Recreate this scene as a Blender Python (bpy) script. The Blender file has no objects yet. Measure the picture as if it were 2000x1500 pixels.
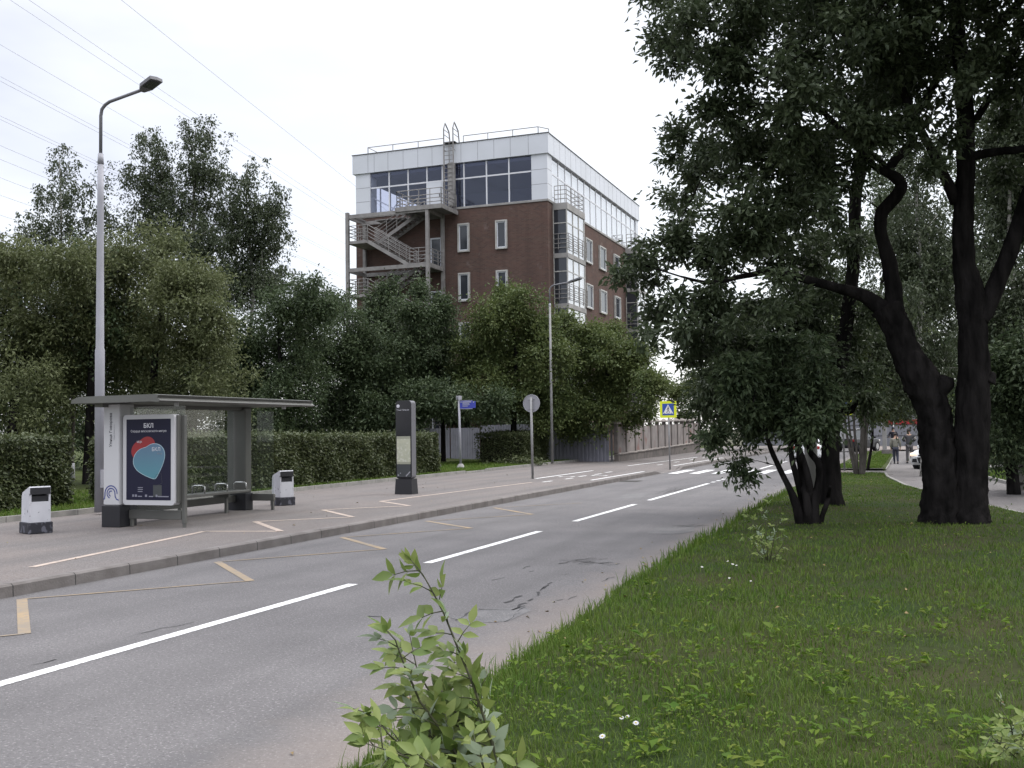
import bpy, math, random
import numpy as np
from mathutils import Matrix, Vector
R = math.radians
SC = bpy.context.scene
COL = SC.collection
rnd = random.Random(7)

# ---------------------------------------------------------------- camera
# world axes: +Y runs along the road away from the viewer, +X to the right of the road, Z up
F, EYE, ROLL = 2050.0, 1.88, R(0.8)
_c, _s = math.cos(ROLL), math.sin(ROLL)
def _unroll(px, py):
    x, y = px - 1000, py - 750
    return x * _c - y * _s, x * _s + y * _c
_vx, _vy = _unroll(1780., 832.)
PITCH = math.atan(_vy / F); YAW = math.atan(_vx / F * math.cos(PITCH))
def ray(px, py):
    a, b = _unroll(px, py)
    cp, sp = math.cos(PITCH), math.sin(PITCH)
    f, z = F * cp + b * sp, F * sp - b * cp
    c, s = math.cos(YAW), math.sin(YAW)
    return np.array([a * c - f * s, a * s + f * c, z])
CAMP = np.array([0, 0, EYE])
def G(px, py, z=0.0):
    r = ray(px, py); return CAMP + r * ((z - EYE) / r[2])
def aty(px, py, y):
    r = ray(px, py); return CAMP + r * (y / r[1])
_fw = ray(1000, 750) / F
def depth(p): return float(np.dot(np.array(p) - CAMP, _fw))
cam = bpy.data.cameras.new('camera'); co = bpy.data.objects.new('camera', cam); COL.objects.link(co)
cam.sensor_width = 36; cam.lens = F / 2000 * 36; cam.clip_start = 0.1; cam.clip_end = 3000
_r = ray(1001, 750) - ray(1000, 750); _u = ray(1000, 749) - ray(1000, 750)
co.matrix_world = Matrix(((_r[0], _u[0], -_fw[0], 0), (_r[1], _u[1], -_fw[1], 0), (_r[2], _u[2], -_fw[2], EYE), (0, 0, 0, 1)))
SC.camera = co

# ---------------------------------------------------------------- sky, sun, exposure
SUN_EL, SUN_AZ = R(48), R(52)          # azimuth from +Y towards +X
w = bpy.data.worlds.new('World'); SC.world = w; w.use_nodes = True
nt = w.node_tree; nt.nodes.clear()
def wn(t, **k):
    n = nt.nodes.new(t)
    for a, b in k.items(): setattr(n, a, b)
    return n
wl = nt.links.new
sky = wn('ShaderNodeTexSky', sky_type='NISHITA', sun_disc=False, sun_elevation=SUN_EL, sun_rotation=SUN_AZ)
b1 = wn('ShaderNodeBackground'); b1.inputs[1].default_value = 0.05; wl(sky.outputs[0], b1.inputs[0])
tc = wn('ShaderNodeTexCoord'); sx = wn('ShaderNodeSeparateXYZ'); wl(tc.outputs['Generated'], sx.inputs[0])
mp = wn('ShaderNodeMapping'); mp.inputs['Scale'].default_value = (1.3, 1.3, 4.0); wl(tc.outputs['Generated'], mp.inputs[0])
nz = wn('ShaderNodeTexNoise'); nz.inputs['Scale'].default_value = 1.7; nz.inputs['Detail'].default_value = 5; wl(mp.outputs[0], nz.inputs[0])
cr = wn('ShaderNodeValToRGB'); cr.color_ramp.elements[0].position = .36; cr.color_ramp.elements[1].position = .62
cr.color_ramp.elements[0].color = (.70, .70, .80, 1); cr.color_ramp.elements[1].color = (.98, .98, .98, 1)
wl(nz.outputs[0], cr.inputs[0])
ml = wn('ShaderNodeMapRange'); ml.inputs[1].default_value = .38; ml.inputs[2].default_value = 1
ml.inputs[3].default_value = 1.0; ml.inputs[4].default_value = 4.2; wl(sx.outputs[2], ml.inputs[0])
sdot = wn('ShaderNodeVectorMath', operation='DOT_PRODUCT'); wl(tc.outputs['Generated'], sdot.inputs[0]); sdot.inputs[1].default_value = (.935, .355, 0)
smr = wn('ShaderNodeMapRange'); smr.inputs[1].default_value = -.36; smr.inputs[2].default_value = .0; smr.inputs[4].default_value = .85; wl(sdot.outputs['Value'], smr.inputs[0])
smx = wn('ShaderNodeMix', data_type='RGBA'); wl(smr.outputs[0], smx.inputs[0]); wl(cr.outputs[0], smx.inputs[6]); smx.inputs[7].default_value = (1.0, 1.0, 1.0, 1)
b2 = wn('ShaderNodeBackground'); wl(smx.outputs[2], b2.inputs[0]); wl(ml.outputs[0], b2.inputs[1])
ad = wn('ShaderNodeAddShader'); wl(b1.outputs[0], ad.inputs[0]); wl(b2.outputs[0], ad.inputs[1])
ow = wn('ShaderNodeOutputWorld'); wl(ad.outputs[0], ow.inputs[0])
sl = bpy.data.lights.new('sun', 'SUN'); sl.energy = 1.3; sl.angle = R(14); sl.color = (1, .96, .9)
so = bpy.data.objects.new('sun', sl); COL.objects.link(so)
_sd = Vector((math.sin(SUN_AZ) * math.cos(SUN_EL), math.cos(SUN_AZ) * math.cos(SUN_EL), math.sin(SUN_EL)))
so.rotation_euler = _sd.to_track_quat('Z', 'Y').to_euler(); so.location = (0, 0, 60)
SC.view_settings.view_transform = 'Standard'; SC.view_settings.look = 'None'
SC.view_settings.exposure = 0.0; SC.view_settings.gamma = 1.0
cy = SC.cycles
cy.max_bounces = 6; cy.diffuse_bounces = 3; cy.glossy_bounces = 3; cy.transmission_bounces = 4; cy.transparent_max_bounces = 12
cy.use_denoising = True; cy.sample_clamp_indirect = 4.0

# ---------------------------------------------------------------- materials
def mat(name, col, rough=.7, col2=None, scale=4., detail=4., bump=0., bscale=None, spec=.4, metal=0., lo=.35, hi=.65, stretch=None, trans=0., island=None, back=None, setup=None):
    m = bpy.data.materials.new(name); m.use_nodes = True
    t = m.node_tree; N = t.nodes; L = t.links.new
    p = N['Principled BSDF']; out = N['Material Output']
    p.inputs['Roughness'].default_value = rough; p.inputs['Metallic'].default_value = metal
    p.inputs['Specular IOR Level'].default_value = spec
    p.inputs['Base Color'].default_value = (*col, 1)
    csock = None
    tcn = N.new('ShaderNodeTexCoord'); vec = tcn.outputs['Object']
    if stretch:
        mpn = N.new('ShaderNodeMapping'); mpn.inputs['Scale'].default_value = stretch; L(vec, mpn.inputs[0]); vec = mpn.outputs[0]
    if col2:
        n = N.new('ShaderNodeTexNoise'); n.inputs['Scale'].default_value = scale; n.inputs['Detail'].default_value = detail; L(vec, n.inputs[0])
        c = N.new('ShaderNodeValToRGB'); c.color_ramp.elements[0].position = lo; c.color_ramp.elements[1].position = hi
        c.color_ramp.elements[0].color = (*col, 1); c.color_ramp.elements[1].color = (*col2, 1); L(n.outputs[0], c.inputs[0]); csock = c.outputs[0]
    if island:
        g = N.new('ShaderNodeNewGeometry'); c = N.new('ShaderNodeValToRGB')
        els = c.color_ramp.elements
        while len(els) < len(island): els.new(.5)
        for i, q in enumerate(island): els[i].position = i / (len(island) - 1); els[i].color = (*q, 1)
        L(g.outputs['Random Per Island'], c.inputs[0])
        if csock:
            x = N.new('ShaderNodeMix'); x.data_type = 'RGBA'; x.inputs[0].default_value = .55; L(csock, x.inputs[6]); L(c.outputs[0], x.inputs[7]); csock = x.outputs[2]
        else: csock = c.outputs[0]
    if back:
        g = N.new('ShaderNodeNewGeometry'); x = N.new('ShaderNodeMix'); x.data_type = 'RGBA'
        L(g.outputs['Backfacing'], x.inputs[0])
        if csock: L(csock, x.inputs[6])
        else: x.inputs[6].default_value = (*col, 1)
        x.inputs[7].default_value = (*back, 1); csock = x.outputs[2]
    if setup: csock = setup(N, L, vec, csock) or csock
    if csock: L(csock, p.inputs['Base Color'])
    if bump:
        n = N.new('ShaderNodeTexNoise'); n.inputs['Scale'].default_value = bscale or scale * 8; n.inputs['Detail'].default_value = 5; L(vec, n.inputs[0])
        b = N.new('ShaderNodeBump'); b.inputs['Strength'].default_value = bump; b.inputs['Distance'].default_value = .05 if 'bark' in name else .02; L(n.outputs[0], b.inputs['Height']); L(b.outputs[0], p.inputs['Normal'])
    if trans:
        tr = N.new('ShaderNodeBsdfTranslucent'); mx = N.new('ShaderNodeMixShader'); mx.inputs[0].default_value = trans
        if csock: L(csock, tr.inputs[0])
        else: tr.inputs[0].default_value = (*col, 1)
        L(p.outputs[0], mx.inputs[1]); L(tr.outputs[0], mx.inputs[2]); L(mx.outputs[0], out.inputs[0])
    return m
def mathn(N, L, op, a, b=None, clamp=False):
    n = N.new('ShaderNodeMath'); n.operation = op; n.use_clamp = clamp
    for i, q in enumerate((a, b)):
        if q is None: continue
        if isinstance(q, (int, float)): n.inputs[i].default_value = q
        else: L(q, n.inputs[i])
    return n.outputs[0]
def mixc(N, L, f, a, b, mode='MIX'):
    x = N.new('ShaderNodeMix'); x.data_type = 'RGBA'; x.blend_type = mode
    for i, q in ((0, f), (6, a), (7, b)):
        if isinstance(q, tuple): x.inputs[i].default_value = (*q, 1) if len(q) == 3 else q
        elif isinstance(q, (int, float)): x.inputs[i].default_value = q
        else: L(q, x.inputs[i])
    return x.outputs[2]
def noise(N, L, vec, scale, detail=4, lo=.4, hi=.6):
    n = N.new('ShaderNodeTexNoise'); n.inputs['Scale'].default_value = scale; n.inputs['Detail'].default_value = detail; L(vec, n.inputs[0])
    m = N.new('ShaderNodeMapRange'); m.inputs[1].default_value = lo; m.inputs[2].default_value = hi; L(n.outputs[0], m.inputs[0])
    return m.outputs[0]
def sepx(N, L, vec):
    s = N.new('ShaderNodeSeparateXYZ'); L(vec, s.inputs[0]); return s.outputs

def asphalt_setup(dust):
    def f(N, L, vec, c):
        sp = noise(N, L, vec, 48, 3, .585, .66)
        c = mixc(N, L, mathn(N, L, 'MULTIPLY', sp, .6), c, (.34, .33, .325))
        bl = noise(N, L, vec, 22, 5, .35, .7)
        c = mixc(N, L, mathn(N, L, 'MULTIPLY', bl, .28), c, (.075, .072, .075))
        dk = noise(N, L, vec, 38, 3, .56, .66)
        c = mixc(N, L, mathn(N, L, 'MULTIPLY', dk, .45), c, (.05, .048, .048))
        st = N.new('ShaderNodeMapping'); st.inputs['Scale'].default_value = (1.3, .09, 1); L(vec, st.inputs[0])
        w_ = noise(N, L, st.outputs[0], 1.2, 3, .42, .68)
        c = mixc(N, L, mathn(N, L, 'MULTIPLY', w_, .35), c, (.075, .073, .075))
        if dust:
            x = sepx(N, L, vec)[0]
            nn = noise(N, L, vec, 2.2, 5, 0, 1)
            e = mathn(N, L, 'ADD', x, mathn(N, L, 'MULTIPLY', nn, .9))
            mr = N.new('ShaderNodeMapRange'); mr.inputs[1].default_value = -3.6; mr.inputs[2].default_value = -2.5; L(e, mr.inputs[0])
            c = mixc(N, L, mathn(N, L, 'MULTIPLY', mr.outputs[0], .6), c, (.225, .185, .16))
        return c
    return f
M = {}
M['road'] = mat('road_asphalt', (.122, .116, .119), .85, (.146, .139, .142), .9, 6, .5, 120, spec=.25, setup=asphalt_setup(True))
M['pave'] = mat('pavement_asphalt', (.165, .143, .134), .88, (.145, .132, .128), .5, 6, .35, 130, spec=.2, setup=asphalt_setup(False))
M['path'] = mat('path_asphalt', (.15, .138, .134), .88, (.17, .158, .155), .6, 6, .35, 130, spec=.2, setup=asphalt_setup(False))
def joint_setup(N, L, vec, c):
    y = sepx(N, L, vec)[1]
    fr = mathn(N, L, 'FRACT', mathn(N, L, 'ADD', y, 200.35))
    j = mathn(N, L, 'LESS_THAN', fr, .014)
    return mixc(N, L, j, c, (.03, .03, .03))
M['kerb'] = mat('kerb_stone', (.13, .118, .113), .9, (.18, .165, .16), 3, 5, .4, 40, spec=.2, setup=joint_setup)
M['kerb_pale'] = mat('pale_kerb_stone', (.20, .195, .185), .9, (.27, .26, .245), 3, 5, .4, 40, spec=.2, setup=joint_setup)
def worn(N, L, vec, c):
    return mixc(N, L, mathn(N, L, 'MULTIPLY', noise(N, L, vec, 14, 6, .52, .62), .5), c, (.16, .15, .15))
M['white_paint'] = mat('white_road_paint', (.74, .74, .74), .7, (.62, .62, .62), 3, 5, setup=worn)
M['pink_paint'] = mat('worn_pale_paint', (.42, .34, .29), .8, (.33, .27, .23), 2, 5, setup=worn)
M['yellow_paint'] = mat('worn_yellow_paint', (.28, .205, .12), .8, (.20, .165, .125), 2, 6, setup=worn)
M['crack'] = mat('tar_crack', (.035, .034, .036), .95)
M['patch'] = mat('asphalt_patch', (.15, .145, .148), .9, (.11, .108, .11), 3, 5, .4, 90, setup=asphalt_setup(False))
M['soil'] = mat('grassy_soil', (.022, .036, .010), .95, (.036, .036, .016), .8, 6, .6, 30, spec=.1)
M['lawn'] = mat('lawn_turf', (.05, .066, .02), .95, (.035, .042, .015), .5, 6, .7, 25, spec=.1)
M['land'] = mat('far_land', (.05, .055, .03), .95, (.08, .075, .06), .05, 6, spec=.1)
def ramp(*cs): return list(cs)
M['blade'] = mat('grass_blade', (.036, .088, .008), .6, (.095, .135, .026), .7, 5, spec=.15, trans=.35, island=ramp((.044, .098, .010), (.078, .142, .018), (.145, .18, .045), (.066, .124, .016)))
M['weed'] = mat('weed_leaf', (.075, .135, .022), .65, spec=.15, trans=.35, island=ramp((.05, .11, .012), (.11, .165, .018), (.07, .125, .02), (.14, .17, .03)))
M['oak'] = mat('oak_leaf', (.042, .060, .030), .5, (.058, .078, .038), .6, 3, spec=.3, trans=.3, island=ramp((.036, .053, .027), (.06, .082, .04), (.095, .118, .06)))
M['dark_leaf'] = mat('dark_green_leaf', (.042, .064, .032), .55, (.058, .082, .036), .5, 3, spec=.3, trans=.3, island=ramp((.04, .062, .033), (.066, .095, .043), (.10, .128, .06)))
M['olive_leaf'] = mat('olive_leaf', (.088, .106, .045), .55, (.118, .132, .056), .5, 3, spec=.3, trans=.32, island=ramp((.065, .084, .038), (.105, .124, .048), (.17, .185, .10), (.09, .11, .046)))
M['maple_leaf'] = mat('maple_leaf', (.066, .096, .032), .55, (.105, .128, .04), .45, 3, spec=.3, trans=.32, island=ramp((.054, .084, .03), (.09, .12, .038), (.13, .15, .052)))
M['birch_leaf'] = mat('birch_leaf', (.044, .06, .034), .5, (.06, .076, .04), .6, 3, spec=.3, trans=.3, island=ramp((.038, .055, .03), (.06, .078, .038), (.08, .096, .052)))
M['hedge_leaf'] = mat('hedge_leaf', (.05, .066, .026), .5, (.068, .085, .03), .8, 3, spec=.4, trans=.25, island=ramp((.034, .05, .022), (.065, .082, .03), (.11, .12, .055)))
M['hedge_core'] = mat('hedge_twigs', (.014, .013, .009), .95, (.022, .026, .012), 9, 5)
M['shoot'] = mat('shoot_leaf', (.16, .21, .055), .5, spec=.3, trans=.35, island=ramp((.10, .155, .038), (.15, .20, .05), (.22, .26, .08)), back=(.30, .36, .26))
M['stem'] = mat('shoot_stem', (.04, .042, .025), .7, (.06, .062, .03), 20, 3)
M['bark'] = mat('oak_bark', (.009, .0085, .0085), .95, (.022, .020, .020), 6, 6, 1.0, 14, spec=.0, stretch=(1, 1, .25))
M['bark_grey'] = mat('grey_bark', (.05, .045, .04), .95, (.085, .078, .07), 6, 6, .8, 18, spec=.1, stretch=(1, 1, .3))
M['birch_bark'] = mat('birch_bark', (.30, .29, .27), .8, (.05, .045, .04), 3, 6, .5, 12, stretch=(1, 1, 2.5), lo=.5, hi=.62)

# ---------------------------------------------------------------- mesh builder and scene graph
class MB:
    def __init__(s, T=None): s.v, s.f, s.T = [], [], T
    def add(s, vs, fs):
        b = len(s.v)
        for q in vs: s.v.append(tuple(s.T @ Vector(q)) if s.T is not None else tuple(map(float, q)))
        for q in fs: s.f.append(tuple(i + b for i in q))
        return s
    def box(s, x0, x1, y0, y1, z0, z1):
        vs = [(x, y, z) for z in (z0, z1) for y in (y0, y1) for x in (x0, x1)]
        return s.add(vs, [(0, 2, 3, 1), (4, 5, 7, 6), (0, 1, 5, 4), (2, 6, 7, 3), (0, 4, 6, 2), (1, 3, 7, 5)])
    def bbox(s, x0, x1, y0, y1, z0, z1, b=.02):   # box with chamfered edges
        xs, ys, zs = (x0, x1), (y0, y1), (z0, z1); vs = []; idx = {}
        for i in (0, 1):
            for j in (0, 1):
                for k in (0, 1):
                    sx_, sy_, sz_ = (1, -1)[i], (1, -1)[j], (1, -1)[k]
                    for a in range(3):
                        q = [xs[i] + sx_ * b, ys[j] + sy_ * b, zs[k] + sz_ * b]; q[a] = (xs[i], ys[j], zs[k])[a]
                        idx[i, j, k, a] = len(vs); vs.append(q)
        fs = []
        for i in (0, 1):
            fs.append([idx[i, 0, 0, 0], idx[i, 1, 0, 0], idx[i, 1, 1, 0], idx[i, 0, 1, 0]][::(-1 if i == 0 else 1)])
            fs.append([idx[0, i, 0, 1], idx[1, i, 0, 1], idx[1, i, 1, 1], idx[0, i, 1, 1]][::(1 if i == 0 else -1)])
            fs.append([idx[0, 0, i, 2], idx[1, 0, i, 2], idx[1, 1, i, 2], idx[0, 1, i, 2]][::(-1 if i == 0 else 1)])
        for p in (0, 1):
            for q in (0, 1):
                fs.append([idx[0, p, q, 1], idx[1, p, q, 1], idx[1, p, q, 2], idx[0, p, q, 2]])
                fs.append([idx[p, 0, q, 0], idx[p, 1, q, 0], idx[p, 1, q, 2], idx[p, 0, q, 2]])
                fs.append([idx[p, q, 0, 0], idx[p, q, 1, 0], idx[p, q, 1, 1], idx[p, q, 0, 1]])
        for i in (0, 1):
            for j in (0, 1):
                for k in (0, 1): fs.append([idx[i, j, k, a] for a in range(3)])
        return s.add(vs, fs)
    def tube(s, pts, rad, n=8, cap=True):
        pts = [Vector(p) for p in pts]
        if isinstance(rad, (int, float)): rad = [rad] * len(pts)
        vs, fs = [], []
        t0 = (pts[1] - pts[0]).normalized()
        a = Vector((1, 0, 0)) if abs(t0.x) < .8 else Vector((0, 1, 0))
        u = t0.cross(a).normalized()
        for i, p in enumerate(pts):
            t = (pts[min(i + 1, len(pts) - 1)] - pts[max(i - 1, 0)])
            t = t.normalized() if t.length > 1e-9 else t0
            u = (u - t * u.dot(t)); u = u.normalized() if u.length > 1e-6 else t.orthogonal().normalized()
            v = t.cross(u)
            for k in range(n):
                an = 2 * math.pi * k / n
                vs.append(p + (u * math.cos(an) + v * math.sin(an)) * rad[i])
        for i in range(len(pts) - 1):
            for k in range(n):
                fs.append((i * n + k, i * n + (k + 1) % n, (i + 1) * n + (k + 1) % n, (i + 1) * n + k))
        if cap:
            fs.append(tuple(range(n))[::-1]); fs.append(tuple((len(pts) - 1) * n + k for k in range(n)))
        return s.add(vs, fs)
    def cyl(s, p0, p1, r, n=12): return s.tube([p0, p1], r, n)
    def bar(s, p0, p1, wd, ht, up=(0, 0, 1)):
        p0, p1 = Vector(p0), Vector(p1); t = (p1 - p0).normalized(); u = Vector(up)
        sd = t.cross(u).normalized() * (wd / 2); u = sd.cross(t).normalized() * (ht / 2)
        vs = [p + a * sd + b * u for p in (p0, p1) for a, b in ((-1, -1), (1, -1), (1, 1), (-1, 1))]
        return s.add(vs, [(3, 2, 1, 0), (4, 5, 6, 7), (0, 1, 5, 4), (1, 2, 6, 5), (2, 3, 7, 6), (3, 0, 4, 7)])
    def prism(s, poly, d):          # planar polygon (3D points) extruded by vector d
        n = len(poly); d = Vector(d); a = [Vector(p) for p in poly]
        return s.add(a + [p + d for p in a], [tuple(range(n))[::-1], tuple(range(n, 2 * n))] + [(i, (i + 1) % n, n + (i + 1) % n, n + i) for i in range(n)])
    def quad(s, *p): return s.add(p, [tuple(range(len(p)))])
    def strip(s, pts, wd, z):       # flat painted line on the ground
        for (a, b) in zip(pts[:-1], pts[1:]):
            dx, dy = b[0] - a[0], b[1] - a[1]; l = math.hypot(dx, dy); nx, ny = -dy / l * wd / 2, dx / l * wd / 2
            s.quad((a[0] - nx, a[1] - ny, z), (b[0] - nx, b[1] - ny, z), (b[0] + nx, b[1] + ny, z), (a[0] + nx, a[1] + ny, z))
        return s

def wloc(o):
    l = Vector((0, 0, 0))
    while o: l += o.location; o = o.parent
    return l
def link(name, me, parent=None):
    o = bpy.data.objects.new(name, me); COL.objects.link(o)
    if parent: o.parent = parent
    return o
def obj(name, mb, m, parent=None, local=False, smooth=False):
    off = Vector((0, 0, 0)) if (local or not parent) else wloc(parent)
    me = bpy.data.meshes.new(name)
    me.from_pydata([(x - off.x, y - off.y, z - off.z) for x, y, z in mb.v], [], mb.f)
    me.materials.append(M[m] if isinstance(m, str) else m)
    if smooth: me.shade_smooth()
    return link(name, me, parent)
def arr_obj(name, V, Fc, m, parent=None, smooth=False):
    off = wloc(parent) if parent else Vector((0, 0, 0))
    V = np.asarray(V, np.float32) - np.array(off, np.float32); Fc = np.asarray(Fc, np.int32)
    me = bpy.data.meshes.new(name); k = Fc.shape[1]
    me.vertices.add(len(V)); me.vertices.foreach_set('co', V.ravel())
    me.loops.add(Fc.size); me.loops.foreach_set('vertex_index', Fc.ravel())
    me.polygons.add(len(Fc)); me.polygons.foreach_set('loop_start', np.arange(0, Fc.size, k, dtype=np.int32))
    me.update(calc_edges=True)
    me.materials.append(M[m])
    if smooth: me.shade_smooth()
    return link(name, me, parent)
def tag(o, label=None, cat=None, group=None, kind=None):
    if label: o['label'] = label
    if cat: o['category'] = cat
    if group: o['group'] = group
    if kind: o['kind'] = kind
    return o
def thing(name, label, cat, loc, group=None, rot=0.):
    o = bpy.data.objects.new(name, None); COL.objects.link(o); o.location = loc; o.rotation_euler = (0, 0, rot)
    o.empty_display_size = .3
    return tag(o, label, cat, group)
def struct(name, mb, m, label, cat=None):
    return tag(obj(name, mb, m), label, cat or name.replace('_', ' '), kind='structure')
def text(name, s, size, m, parent, loc, xa, ya, depth_=.002, align='CENTER', bold=0.):
    cu = bpy.data.curves.new(name, 'FONT'); cu.body = s; cu.size = size; cu.align_x = align; cu.align_y = 'CENTER'; cu.extrude = depth_; cu.offset = bold; cu.resolution_u = 3
    o = bpy.data.objects.new(name + '_tmp', cu); COL.objects.link(o)
    dg = bpy.context.evaluated_depsgraph_get(); dg.update()
    me = bpy.data.meshes.new_from_object(o.evaluated_get(dg)); bpy.data.objects.remove(o)
    xa, ya = Vector(xa), Vector(ya); za = xa.cross(ya); off = wloc(parent)
    me.transform(Matrix(((xa.x, ya.x, za.x, loc[0] - off.x), (xa.y, ya.y, za.y, loc[1] - off.y), (xa.z, ya.z, za.z, loc[2] - off.z), (0, 0, 0, 1))))
    me.materials.clear(); me.materials.append(M[m]); me.name = name
    return link(name, me, parent)
def copy_tree(o, parent=None):
    c = o.copy(); COL.objects.link(c)
    if parent: c.parent = parent
    for ch in list(o.children): copy_tree(ch, c)
    return c

# ================================================================ GROUND
XK, XC, XB = -10.07, -6.585, -17.55           # road-side kerb face, centre line, back kerb
_ey = [-40, 3, 5.4, 7.3, 9.5, 11.6, 15.9, 22.6, 30.7, 44.0, 300]; _ex = [-2.7, -2.9, -2.95, -2.95, -3.1, -3.22, -3.33, -3.4, -3.45, -3.5, -3.5]
def edgeR(y): return np.interp(y, _ey, _ex) + .05 * np.sin(np.asarray(y) * 1.9) * np.sin(np.asarray(y) * .63)
def pathL(y): return np.interp(y, [-40, -10, 5, 15, 23.7, 28, 34, 40, 46, 60, 110], [30, 18, 8.4, 4.3, 2.0, .95, -.2, -.85, -1.1, -1.15, -1.2])
def pathR(y): return np.interp(y, [-40, -10, 5, 15, 23.7, 28, 34, 40, 50, 110], [36, 24, 13.5, 8.8, 5.9, 4.4, 3.05, 2.4, 2.0, 1.95])
def pathZ(y): return np.interp(y, [-40, 40, 58, 300], [.02, .02, -.12, -.12])
def vergeZ(x, y):
    x = np.asarray(x, float); y = np.asarray(y, float)
    a, b = edgeR(y), pathL(y); m_ = .17 + .03 * np.sin(x * 1.3 + y * .5) + .03 * np.sin(y * .8 - x * .7)
    t = np.clip((x - a) / .5, 0, 1); u = np.clip((b - x) / .5, 0, 1)
    lo_l, lo_r = .02, pathZ(y) + .05
    base = np.interp(y, [0, 30, 42, 60], [1, 1, .12, 0])
    mid = base * m_ + (1 - base) * (pathZ(y) + .06)
    return mid * np.minimum(t, u) ** .6 + np.where(t < u, lo_l, lo_r) * (1 - np.minimum(t, u) ** .6)

g = MB(); g.box(-1400, 1400, -300, 2400, -.9, -.75); struct('ground', g, 'land', 'wide dull land spreading beyond the street to the horizon')
def sheet(name, xs0, xs1, ys, zf, m, label, nx=6, cat=None, sk=0):
    mb = MB(); rows = []
    for y in ys:
        a, b = float(xs0(y)), float(xs1(y)); row = []
        for i in range(nx + 1):
            x = a + (b - a) * i / nx; row.append((x, y, float(zf(x, y))))
        rows.append(row)
    n = nx + 1
    vs = [p for r_ in rows for p in r_]; fs = []
    for j in range(len(rows) - 1):
        for i in range(nx): fs.append((j * n + i, j * n + i + 1, (j + 1) * n + i + 1, (j + 1) * n + i))
    mb.add(vs, fs)
    if sk:   # border folded down so the sheet has an edge
        m_ = len(rows); lp = [i for i in range(n)] + [j * n + n - 1 for j in range(1, m_)] + [(m_ - 1) * n + i for i in range(n - 2, -1, -1)] + [j * n for j in range(m_ - 2, 0, -1)]
        k = len(vs); mb.add([(vs[i][0], vs[i][1], vs[i][2] - sk) for i in lp], []); q = len(lp)
        mb.f += [(lp[i], lp[(i + 1) % q], k + (i + 1) % q, k + i) for i in range(q)]
    return struct(name, mb, m, label, cat)
yr = np.concatenate([np.arange(-40, 0, 4), np.arange(0, 46, .5), np.arange(46, 104, 2)])
sheet('road', lambda y: XK - .05, lambda y: -2.4, [-40, -10, 20, 50, 80, 110], lambda x, y: 0, 'road', 'grey worn asphalt carriageway with white centre line running into the distance', 2)
mb = MB(); mb.quad((-45, 90, -.004), (40, 90, -.004), (40, 106, -.004), (-45, 106, -.004)); struct('cross_road', mb, 'road', 'asphalt cross street at the far end of the road')
# left pavement slab, lowered at the crossing
def pvz(x, y): return .15 - .13 * float(np.interp(y, [43.6, 44.6, 47.9, 48.9], [0, 1, 1, 0])) * float(np.clip((x + 13.0) / 2.0, 0, 1))
sheet('pavement', lambda y: XB, lambda y: XK - .14, np.concatenate([np.arange(-40, 42, 6), np.arange(43, 50, .3), np.arange(50, 110, 6)]), pvz, 'pave', 'reddish grey asphalt pavement with a bus stop and cycle lane markings', 8)
mb = MB()
ky = list(np.arange(-40, 43, 3.)) + [43.4, 44.4, 48.1, 49.1] + list(np.arange(52, 90, 4.))
for a, b in zip(ky[:-1], ky[1:]):
    za, zb = [.154 - .13 * float(np.interp(q, [43.4, 44.4, 48.1, 49.1], [0, 1, 1, 0])) for q in (a, b)]
    x0, x1 = XK - .145, XK
    vs = [(x0, a, -.1), (x1 + .02, a, -.1), (x1 + .01, a, za - .025), (x1 - .02, a, za), (x0, a, za),
          (x0, b, -.1), (x1 + .02, b, -.1), (x1 + .01, b, zb - .025), (x1 - .02, b, zb), (x0, b, zb)]
    mb.add(vs, [(0, 1, 6, 5), (1, 2, 7, 6), (2, 3, 8, 7), (3, 4, 9, 8), (4, 0, 5, 9), (4, 3, 2, 1, 0), (5, 6, 7, 8, 9)])
struct('kerb', mb, 'kerb', 'raised dark stone kerb between pavement and carriageway')
mb = MB(); mb.box(XB - .1, XB, -40, 40.6, .05, .27)
mb.box(XB - .1, XB + .02, 40.6, 43, .05, .22); mb.box(XB - .1, XB, 43, 90, .05, .27)
struct('pavement_edging', mb, 'kerb_pale', 'low pale stone edging between pavement and lawn')
def lawnZ(x, y): return .22 + .05 * math.sin(x * .4) * math.sin(y * .3) - (.1 if y > 54 and x > -20 else 0)
sheet('lawn', lambda y: -140, lambda y: XB - .1, np.arange(-40, 120, 4.), lawnZ, 'lawn', 'lawn in front of the trees behind the bus stop', 26, sk=.35)
sheet('verge', edgeR, pathL, np.concatenate([np.arange(-20, 2, 2), np.arange(2, 44.05, .35)]), vergeZ, 'soil', 'grass verge between road and footpath under the trees', 24, sk=.35)
sheet('verge_island', lambda y: -3.5, pathL, np.arange(48, 90, 2.), lambda x, y: float(pathZ(y)) + .1, 'lawn', 'small bright grass island beyond the crossing', 4, 'verge', sk=.35)
sheet('crossing_ramp', lambda y: -3.55, lambda y: float(pathL(y)) + .3, [43.9, 45, 46, 47, 48.1], lambda x, y: float(np.interp(x, [-3.6, -1], [.006, .012 + pathZ(y)])), 'path', 'asphalt strip joining the footpath to the pedestrian crossing', 4, 'pavement', sk=.35)
sheet('path', lambda y: float(pathL(y)) - .02, pathR, yr, lambda x, y: float(pathZ(y)), 'path', 'asphalt footpath curving behind the oak trunks', 3, sk=.35)
sheet('driveway', lambda y: float(pathR(y)) - .02, lambda y: 30, [46, 50, 54, 58], lambda x, y: float(pathZ(y)) - .004, 'path', 'asphalt driveway entering the footpath from the right', 3, sk=.35)
sheet('side_lawn', lambda y: float(pathR(y)), lambda y: 80, np.concatenate([np.arange(-40, 46.1, 2)]), lambda x, y: float(pathZ(y)) + .03 + .12 * min(1., (x - float(pathR(y))) / .6), 'lawn', 'shaded grass on the far side of the footpath', 20, sk=.35)
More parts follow.
